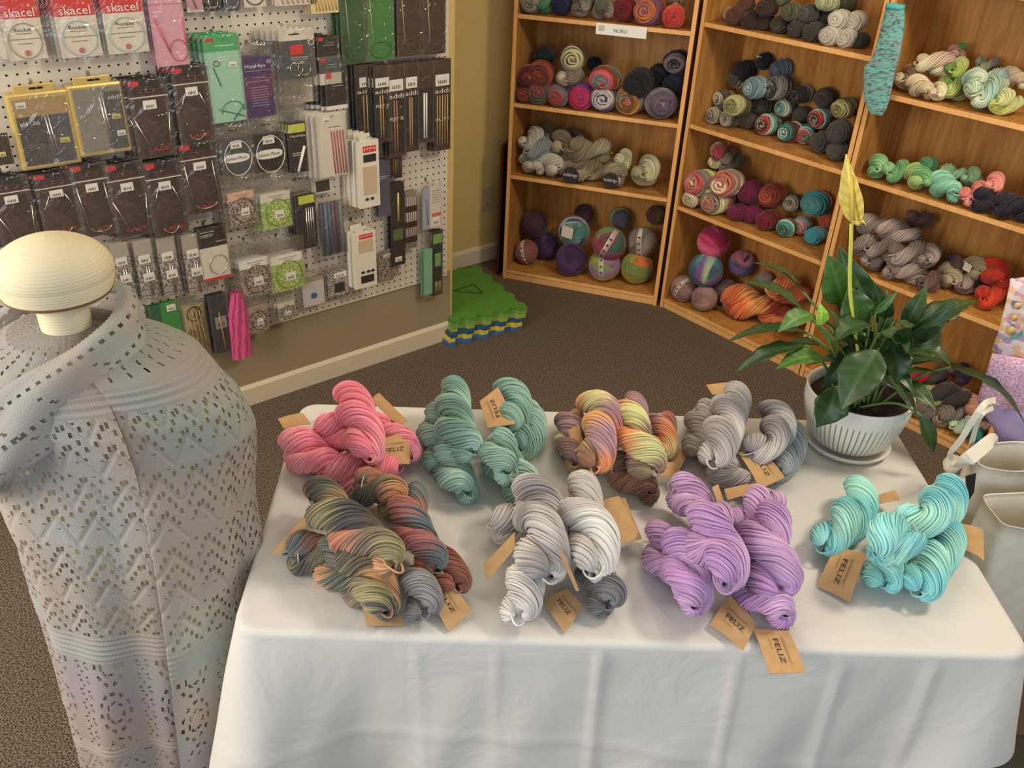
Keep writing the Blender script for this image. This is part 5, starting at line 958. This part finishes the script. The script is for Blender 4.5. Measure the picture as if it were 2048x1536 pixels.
# third row
for xc, y0, y1, w, n in ((470, 250, 352, 66, 'left'), (535, 238, 346, 68, 'right')):
    p = Pk('cable_packet', xc, y0, y1, w, .075, f'black round-cornered circular needle packet with oval white name plate, {n} of two', GR); p.card([(-.44, .46, -.96, -.27, slate if n == 'left' else blk)]); m = MB()
    m.add([p.X(.02 + .40 * math.copysign(abs(math.cos(t)) ** .7, math.cos(t)), -.64 + .085 * math.copysign(abs(math.sin(t)) ** .8, math.sin(t)), .0022) for t in np.linspace(0, 6.2832, 33)[:-1]], [tuple(range(32))]); m.build('oval_name_plate', WLAB, p.r)
    p.text('Lantern Moon', -.30, .33, -.67, -.61, INK, .0030); p.ring(.06, -.64, .42, .34, .0013, WLAB, .0045); p.lab(.04, -.38, .34, .14, .0018); p.slot(-.1, .26, .0014); p.bag(th=.014); p.hook(f'{n} oval name plate packet', .1); p.behind(4, f'black oval name plate packet, {n} of two', .012, .008)
p = Pk('cable_packet', 594, 205, 344, 40, .07, 'narrow dark packet with lime label and white tube, third row', GR); p.card([(-.46, .46, -1, -.28, blk), (-.42, .42, -.42, -.30, lime_)]); p.text('HiyaHiya', -.36, .4, -.49, -.45, wtx); p.bar((.30, -.62), (-.1, -.98), .0045, WLAB, .006, 'white_tube'); p.lines([(-.3, .2, -.72), (-.3, .1, -.75)], wtx); p.bag(); p.hook('narrow lime label packet', .12); p.behind(3, 'narrow lime label packet in third row', .013)
p = Pk('needle_packet', 664, 226, 352, 58, .09, 'clear packet with red double pointed needles', GR); p.card([(-.5, .5, -1, 0, whi)]); [p.bar((-.02 + k * .1, -.28), (.06 + k * .1, -.97), .0017, dred) for k in range(5)]; p.lab(-.15, -.10, .26, .1); p.lines([(-.1, .3, -.22)], INK); p.bag(); p.hook('red needle packet'); p.behind(5, 'clear packet of needles behind the red ones', .013, .012)
p = Pk('needle_packet', 645, 350, 386, 46, .05, 'small clear packet with dark needle tips below the red needles', GR); p.card([(-.5, .5, -1, 0, whi), (-.3, .3, -.9, -.3, INK)]); p.bag()
for xc, y0, y1, w, n in ((738, 266, 414, 42, 'upper'), (731, 452, 574, 44, 'lower')):
    p = Pk('needle_box', xc, y0, y1, w, .10, f'{n} white cardboard box of double pointed needles', 'white needle boxes', 'box'); a, b = p.X(-.5, -1), p.X(.5, -.1); MB().box((a[0], 0, a[2]), (b[0], .018, b[2])).build('box_body', M('white_carton', (226, 218, 202)), p.r, bevel=.001)
    p.rect('hang_flap', -.4, .1, -.12, 0, M('white_carton', (226, 218, 202)), -.002); p.rect('red_logo', -.25, .35, -.25 if n == 'upper' else -.2, -.17 if n == 'upper' else -.13, rtx, .0006); p.rect('window', -.3, .35, -.82 if n == 'upper' else -.42, -.44 if n == 'upper' else -.22, M('needle_beige', (200, 176, 150)), .0006)
    p.text('prym', -.2, .3, -.235 if n == 'upper' else -.185, -.19 if n == 'upper' else -.145, wtx, .0016); p.rect('black_square', -.25, .35, -.38 if n == 'upper' else -.92, -.28 if n == 'upper' else -.8, INK, .0006)
    for q in (-.15, .1, .3)[:2 if n == 'upper' else 3]: p.ring(q, -.88 if n == 'upper' else -.74, .06, .012, .0022, INK, .0015, name='size_mark')
    p.hook(n + ' white needle box', .05); p.behind(3 if n == 'upper' else 1, n + ' white needle box', .022, .007)
    if n == 'upper': p.r['group'] = 'white needle boxes'
# fourth row
def circ(xc, y0, y1, w, desc, c, hd, nb=3):
    p = Pk('needle_packet', xc, y0, y1, w, .07, desc, GR); p.card([(-.44, .46, -.98, -.3, c), (-.44, .46, -.46, -.3, hd)]); p.ring(.05, -.68, .36, .25, .0013, M('brown_cable', (110, 70, 60)) if 'brown' in desc else M('green_cable2', (120, 150, 60))); p.lab(.1, -.72, .28, .15); p.lines([(-.2, .3, -.37), (-.1, .2, -.41)], gry); p.bag(th=.014); p.hook(desc.replace(',', ''), .1); p.behind(nb, desc.replace(',', ''), .013, .008); return p
bc = noisecard('brown_swirl_card', (104, 84, 76), (186, 170, 156), 150); gc = noisecard('green_swirl_card', (132, 166, 66), (196, 208, 130), 150); gs = noisecard('grey_swirl_card', (112, 104, 100), (186, 178, 168), 150)
circ(482, 354, 450, 60, 'brown swirl circular needle packet, in the fourth row', bc, M('peach_header', (220, 180, 156)))
circ(550, 352, 458, 68, 'green swirl circular needle packet, in the fourth row', gc, whi, 4)
circ(508, 484, 592, 68, 'brown swirl circular needle packet, in the fifth row', bc, WLAB, 4)
circ(572, 476, 582, 74, 'green swirl packet with plain header, in the fifth row', gc, WLAB, 4)
circ(514, 588, 664, 44, 'small brown swirl packet, in the bottom row', bc, M('tan_header', (176, 154, 132)), 1)
circ(572, 590, 640, 38, 'small grey swirl packet, at the bottom edge', gs, whi, 1)
p = Pk('needle_packet', 612, 364, 496, 44, .07, 'black packet of steel double pointed needles with lime label', GR); p.card([(-.46, .46, -1, -.18, blk), (-.3, .42, -.32, -.2, lime_)]); [p.bar((.0 + k * .1, -.38), (.0 + k * .1, -.96), .0019) for k in range(4)]; p.bag(); p.hook('steel needle packet', .08); p.behind(3, 'black packet of steel needles', .013)
p = Pk('needle_tube_bundle', 662, 400, 510, 46, .06, 'bundle of blue and purple wrapped needle sets', GR)
for k in range(6): p.bar((-.4 + k * .16, -.03), (-.36 + k * .17, -.97), .0068, M('wrap_%d' % k, ((60, 72, 92), (84, 100, 120), (90, 110, 140), (92, 70, 90), (100, 76, 80), (110, 120, 120))[k]), .001 + .004 * (k % 2), 'wrapped_set')
p.bag(th=.02)
for xc, y0, y1, w, c, s_ in ((768, 318, 432, 26, M('slate_blue', (84, 84, 104)), 'slate blue packet behind the upper white box'), (793, 312, 356, 22, blk, 'small black packet with coloured stripes'), (795, 365, 530, 28, blk, 'long black crochet hook packet'), (822, 382, 496, 22, M('grey_stripe', (150, 130, 120)), 'striped packet of grey double pointed needles')):
    p = Pk('hook_packet', xc, y0, y1, w, .05, s_ + ' at the right of the pegboard', GR); p.card([(-.5, .5, -1, 0, c)])
    if 'striped' in s_: [p.bar((-.36 + k * .18, -.1), (-.36 + k * .18, -.98), .0016, M('pale_needle', (190, 176, 166))) for k in range(5)]; [p.rect('brown_band', -.5, .5, z - .1, z, M('band_brown', (70, 40, 36)), .004) for z in (-.25, -.52, -.78)]
    elif 'stripes' in s_: [p.bar((-.3 + k * .2, -.1), (-.3 + k * .2, -.8), .0014, M('stripe_%d' % k, ((220, 120, 50), (200, 180, 60), (60, 150, 160), (190, 50, 60))[k])) for k in range(4)]
    elif 'crochet' in s_: p.bar((.05, -.12), (.05, -.45), .004, gold, .003, 'crochet_hook'); p.lab(.0, -.92, .5, .06); p.rect('green_patch', -.35, .35, -.68, -.55, M('moss_label', (90, 110, 60)), .0014)
    else: p.lines([(-.3, .3, -.3), (-.3, .2, -.33)], wtx)
    p.bag(th=.006); p.behind(1, s_, .012)
p = Pk('needle_card', 863, 364, 456, 38, .05, 'white card with purple needles and red stripe at the right edge', GR); p.card([(-.1, .5, -1, 0, whi), (-.5, -.1, -1, -.1, M('blue_grey', (160, 170, 182))), (0, .5, -.76, -.68, M('soft_red', (206, 110, 100)))]); p.lab(.22, -.86, .4, .18); p.bar((-.3, -.35), (-.2, -.9), .002, M('violet', (140, 90, 160))); p.lines([(.02, .4, -.2 - .05 * i) for i in range(6)], gry); p.bag(); p.hook('white card with purple needles')
p = Pk('needle_packet', 866, 462, 592, 38, .05, 'green bamboo needle packet at the right edge of the pegboard', GR); p.card([(-.05, .5, -1, 0, M('black_green', (24, 34, 26))), (-.5, -.05, -.95, -.25, M('jade', (130, 186, 150))), (.0, .46, -.2, -.06, M('green_label', (120, 170, 90))), (.1, .4, -.55, -.35, M('green_label', (120, 170, 90)))]); [p.bar((.1 + k * .07, -.78), (.12 + k * .07, -.97), .0013, bamb) for k in range(5)]; p.bag(); p.behind(1, 'green bamboo needle packet', .012)
p = Pk('needle_packet', 777, 498, 556, 40, .04, 'brown swirl packet behind the lower white box', GR); p.card([(-.5, .5, -1, 0, bc)]); p.lab(0, -.2, .5, .12); p.bag()
p = Pk('needle_packet', 626, 538, 610, 48, .05, 'white packet with a blue round logo in the bottom row', GR); p.card([(-.46, .46, -1, -.22, M('pale_card', (206, 202, 202))), (-.46, .46, -.34, -.22, M('tan_header', (176, 154, 132)))]); MB().lathe([(.0005, .002), (.011, .002), (.011, 0)], 20, T=lambda q, p=p: (q[0], -.0015 - q[2], -.72 * p.h + q[1])).build('blue_logo', M('logo_blue', (60, 90, 160)), p.r); p.bag(); p.hook('blue logo packet', .08)
p = Pk('needle_packet', 676, 528, 590, 42, .06, 'small grey packet with white label left of the lower white box', GR); p.card([(-.5, .5, -1, -.2, gs), (-.2, .3, -.9, -.6, blk)]); p.lab(.1, -.35, .6, .16); p.bag(); p.behind(2, 'small grey packet with white label', .013)
for k, (xc, y0, y1) in enumerate(((246, 486, 598), (292, 480, 596), (338, 474, 590), (388, 468, 586))):
    p = Pk('needle_packet', xc, y0, y1, 40, .065, f'grey swirl interchangeable tip packet, {ORD[k]} from the left above the green packets', 'grey swirl tip packets'); p.card([(-.46, .46, -1, -.25, gs), (-.46, .46, -.25, 0, M('pale_grey', (176, 166, 152)))]); p.lab(0, -.32, .6, .14, .0018); p.lab(.05, -.62, .56, .14, .006, name='clip_card'); [p.bar((.02 + q * .12, -.45), (.06 + q * .12, -.97), .0019) for q in (0, 1)]; p.bag(); p.behind(2, f'grey swirl tip packet, {ORD[k]} from left', .014, .008)
p = Pk('cable_packet', 428, 452, 558, 58, .07, 'black and white cable packet with a red stripe near the shawl', GR); p.card([(-.5, .5, -1, -.38, whi), (-.5, .5, -.38, 0, blk), (-.5, .5, -1, -.95, rtx)]); p.ring(.1, -.72, .32, .18, .0012, STEEL); p.lines([(-.4, .1, -.1), (-.4, .05, -.15), (-.4, .0, -.18), (.1, .45, -.3), (-.1, .35, -.45)], wtx); p.bag(); p.hook('red striped cable packet', .1); p.behind(1, 'black and white cable packet with red stripe', .013)
p = Pk('needle_packet', 330, 606, 668, 62, .05, 'bright green packet just above the shawl shoulder', GR); p.card([(-.5, .5, -1, 0, M('kelly_green', (44, 140, 60))), (-.5, -.1, -1, 0, M('deep_green', (24, 90, 60)))]); p.lab(.25, -.2, .3, .2); p.bag(); p.behind(1, 'bright green packet above the shawl', .013)
p = Pk('needle_packet', 392, 598, 712, 46, .06, 'clear packet of looped needles in the bottom row', GR); p.card([(-.45, .45, -.95, -.1, noisecard('olive_insert', (110, 100, 70), (170, 160, 120), 20))]); p.ring(0, -.25, .3, .12, .0018, INK); [p.bar((-.25 + k * .16, -.2), (-.1 + k * .16, -.95), .0016, bamb) for k in range(4)]; p.bag(); p.behind(2, 'clear packet of looped needles', .013)
p = Pk('needle_packet', 440, 588, 704, 38, .06, 'dark blue grey packet left of the pink bag', GR); p.card([(-.5, .5, -1, 0, M('night_blue', (40, 42, 54)))]); p.lab(.05, -.48, .6, .2, .002, M('grey_tag', (140, 140, 138))); p.bar((.0, -.3), (.1, -.95), .0018, bamb); p.bag(); p.behind(1, 'dark blue grey packet', .013)
p = Pk('crinkled_bag', 479, 582, 711, 40, .06, 'crinkled bright pink plastic bag hanging at the bottom of the pegboard', GR, 'bag')
m = MB(); G_ = []
for j in range(22):
    z = -j / 21; ww = .26 + .26 * min(1, -z * 3) ; G_.append([(ww * math.cos(t) * p.w * 2 * .5 + .1 * p.w * z, -(.006 + .012 * math.sin(t) * (1 + .3 * math.sin(t * 9 + z * 6))) - .003 * math.sin(t * 14 + 5 * math.sin(z * 9)), z * p.h) for t in np.linspace(0, 2 * math.pi, 41)[:-1]])
m.grid(G_, close=True).build('bag_skin', M('hot_pink_plastic', (214, 92, 142), .22), p.r, smooth=True)
# ------------------------------------------------------------------ wall outlet, foam mats, dark board, slip of carpet litter
q = onpl(973, 396, G0 + NN * .55, NN); r = empty('wall_outlet', tuple(q), 'cream double wall outlet on the recessed wall left of the bookcase', 'outlet', rz=AT)
MB().box((-.035, -.006, -.057), (.035, -.0005, .057)).build('cover_plate', M('ivory_plastic', (196, 178, 140), .4), r, bevel=.002)
for z in (-.026, .02):
    s_ = MB().box((-.016, -.008, z - .014), (.016, -.006, z + .014)).build('socket', M('ivory_plastic', (196, 178, 140), .4), r, bevel=.003); k = MB()
    for x in (-.006, .006): k.box((x - .0012, -.0086, z - .004), (x + .0012, -.008, z + .006))
    k.box((-.002, -.0086, z - .010), (.002, -.008, z - .006)); k.build('slot', BLACK, s_)
B = BC['b1']; q = onz(994, 520, 0)
bd = MB().box((-.012, 0, 0), (.0, .2, .62)).build('leaning_board', M('dark_walnut_board', (66, 34, 24), .5)); bd.location = B['o'] - B['t'] * .028 + B['i'] * .02; bd.rotation_euler = (0, 0, B['ang']); tag(bd, 'dark brown board standing between the wall and the corner bookcase', 'board')
FM = {}
def mats():
    c = [onz(x, y, .06) for x, y in ((897, 600), (905, 640), (1052, 618), (968, 512))]
    a = np.array(onz(906, 642, .10)); b = np.array(onz(1054, 612, .10)); e = unit(b - a); n = np.array([-e[1], e[0], 0]); W_ = .345; nt_ = 9
    cols = [((60, 110, 170), 'blue'), ((222, 196, 60), 'yellow'), ((40, 84, 120), 'navy'), ((150, 170, 70), 'olive'), ((110, 160, 70), 'light green'), ((86, 140, 52), 'green')]
    org = a
    for k, (cc, nm) in enumerate(cols):
        z0 = k * .0165 + .0008; rot = math.atan2(e[1], e[0]) + (.06, .03, .05, -.01, .01, 0)[k]; sh = (-.045, -.035, -.03, -.006, -.004, 0)[k]
        V = []; s = W_; m = MB(); out = []
        for side in range(4):
            for t in range(nt_ * 4):
                u = t / (nt_ * 4) ; x = -s / 2 + u * s; on = (int(u * nt_) % 2 == 0); y = -s / 2 + (.0 if on else .014)
                out.append((x * math.cos(side * math.pi / 2) - y * math.sin(side * math.pi / 2), 1.36 * (x * math.sin(side * math.pi / 2) + y * math.cos(side * math.pi / 2))))
        n_ = len(out); m.add([(x, y, 0) for x, y in out] + [(x, y, .016) for x, y in out], [tuple(range(n_))[::-1], tuple(range(n_, 2 * n_))] + [(i, (i + 1) % n_, n_ + (i + 1) % n_, n_ + i) for i in range(n_)])
        o = m.build('foam_play_mat', mat('foam_' + nm.replace(' ', '_') + str(k), lin(cc), .8)); ct = org + e * (W_ / 2 + sh) + n * (W_ * .68 + sh * .5); o.location = (ct[0], ct[1], z0); o.rotation_euler = (0, 0, rot)
        tag(o, {5: 'green interlocking foam mat on top of the stack on the carpet', 4: 'light green foam mat just under the top one', 3: 'olive green foam mat, third from the top of the stack', 2: 'navy blue foam mat in the middle of the stack', 1: 'yellow foam mat near the bottom of the stack', 0: 'blue foam mat at the very bottom of the stack'}[k], 'foam mat', 'stack of foam play mats')
        if k == 5:
            sc_ = [(-.05, .02), (.06, .045), (.055, -.055), (-.05, .02)]; pts = []
            for i in range(3):
                for t in np.linspace(0, 1, 8)[:-1]: pts.append((sc_[i][0] * (1 - t) + sc_[i + 1][0] * t, sc_[i][1] * (1 - t) + sc_[i + 1][1] * t, 0.0162))
            MB().tube(pts + pts[:1], .003, 6).build('cut_groove', mat('foam_groove', lin((34, 84, 28)), .9), o, smooth=True)
mats()
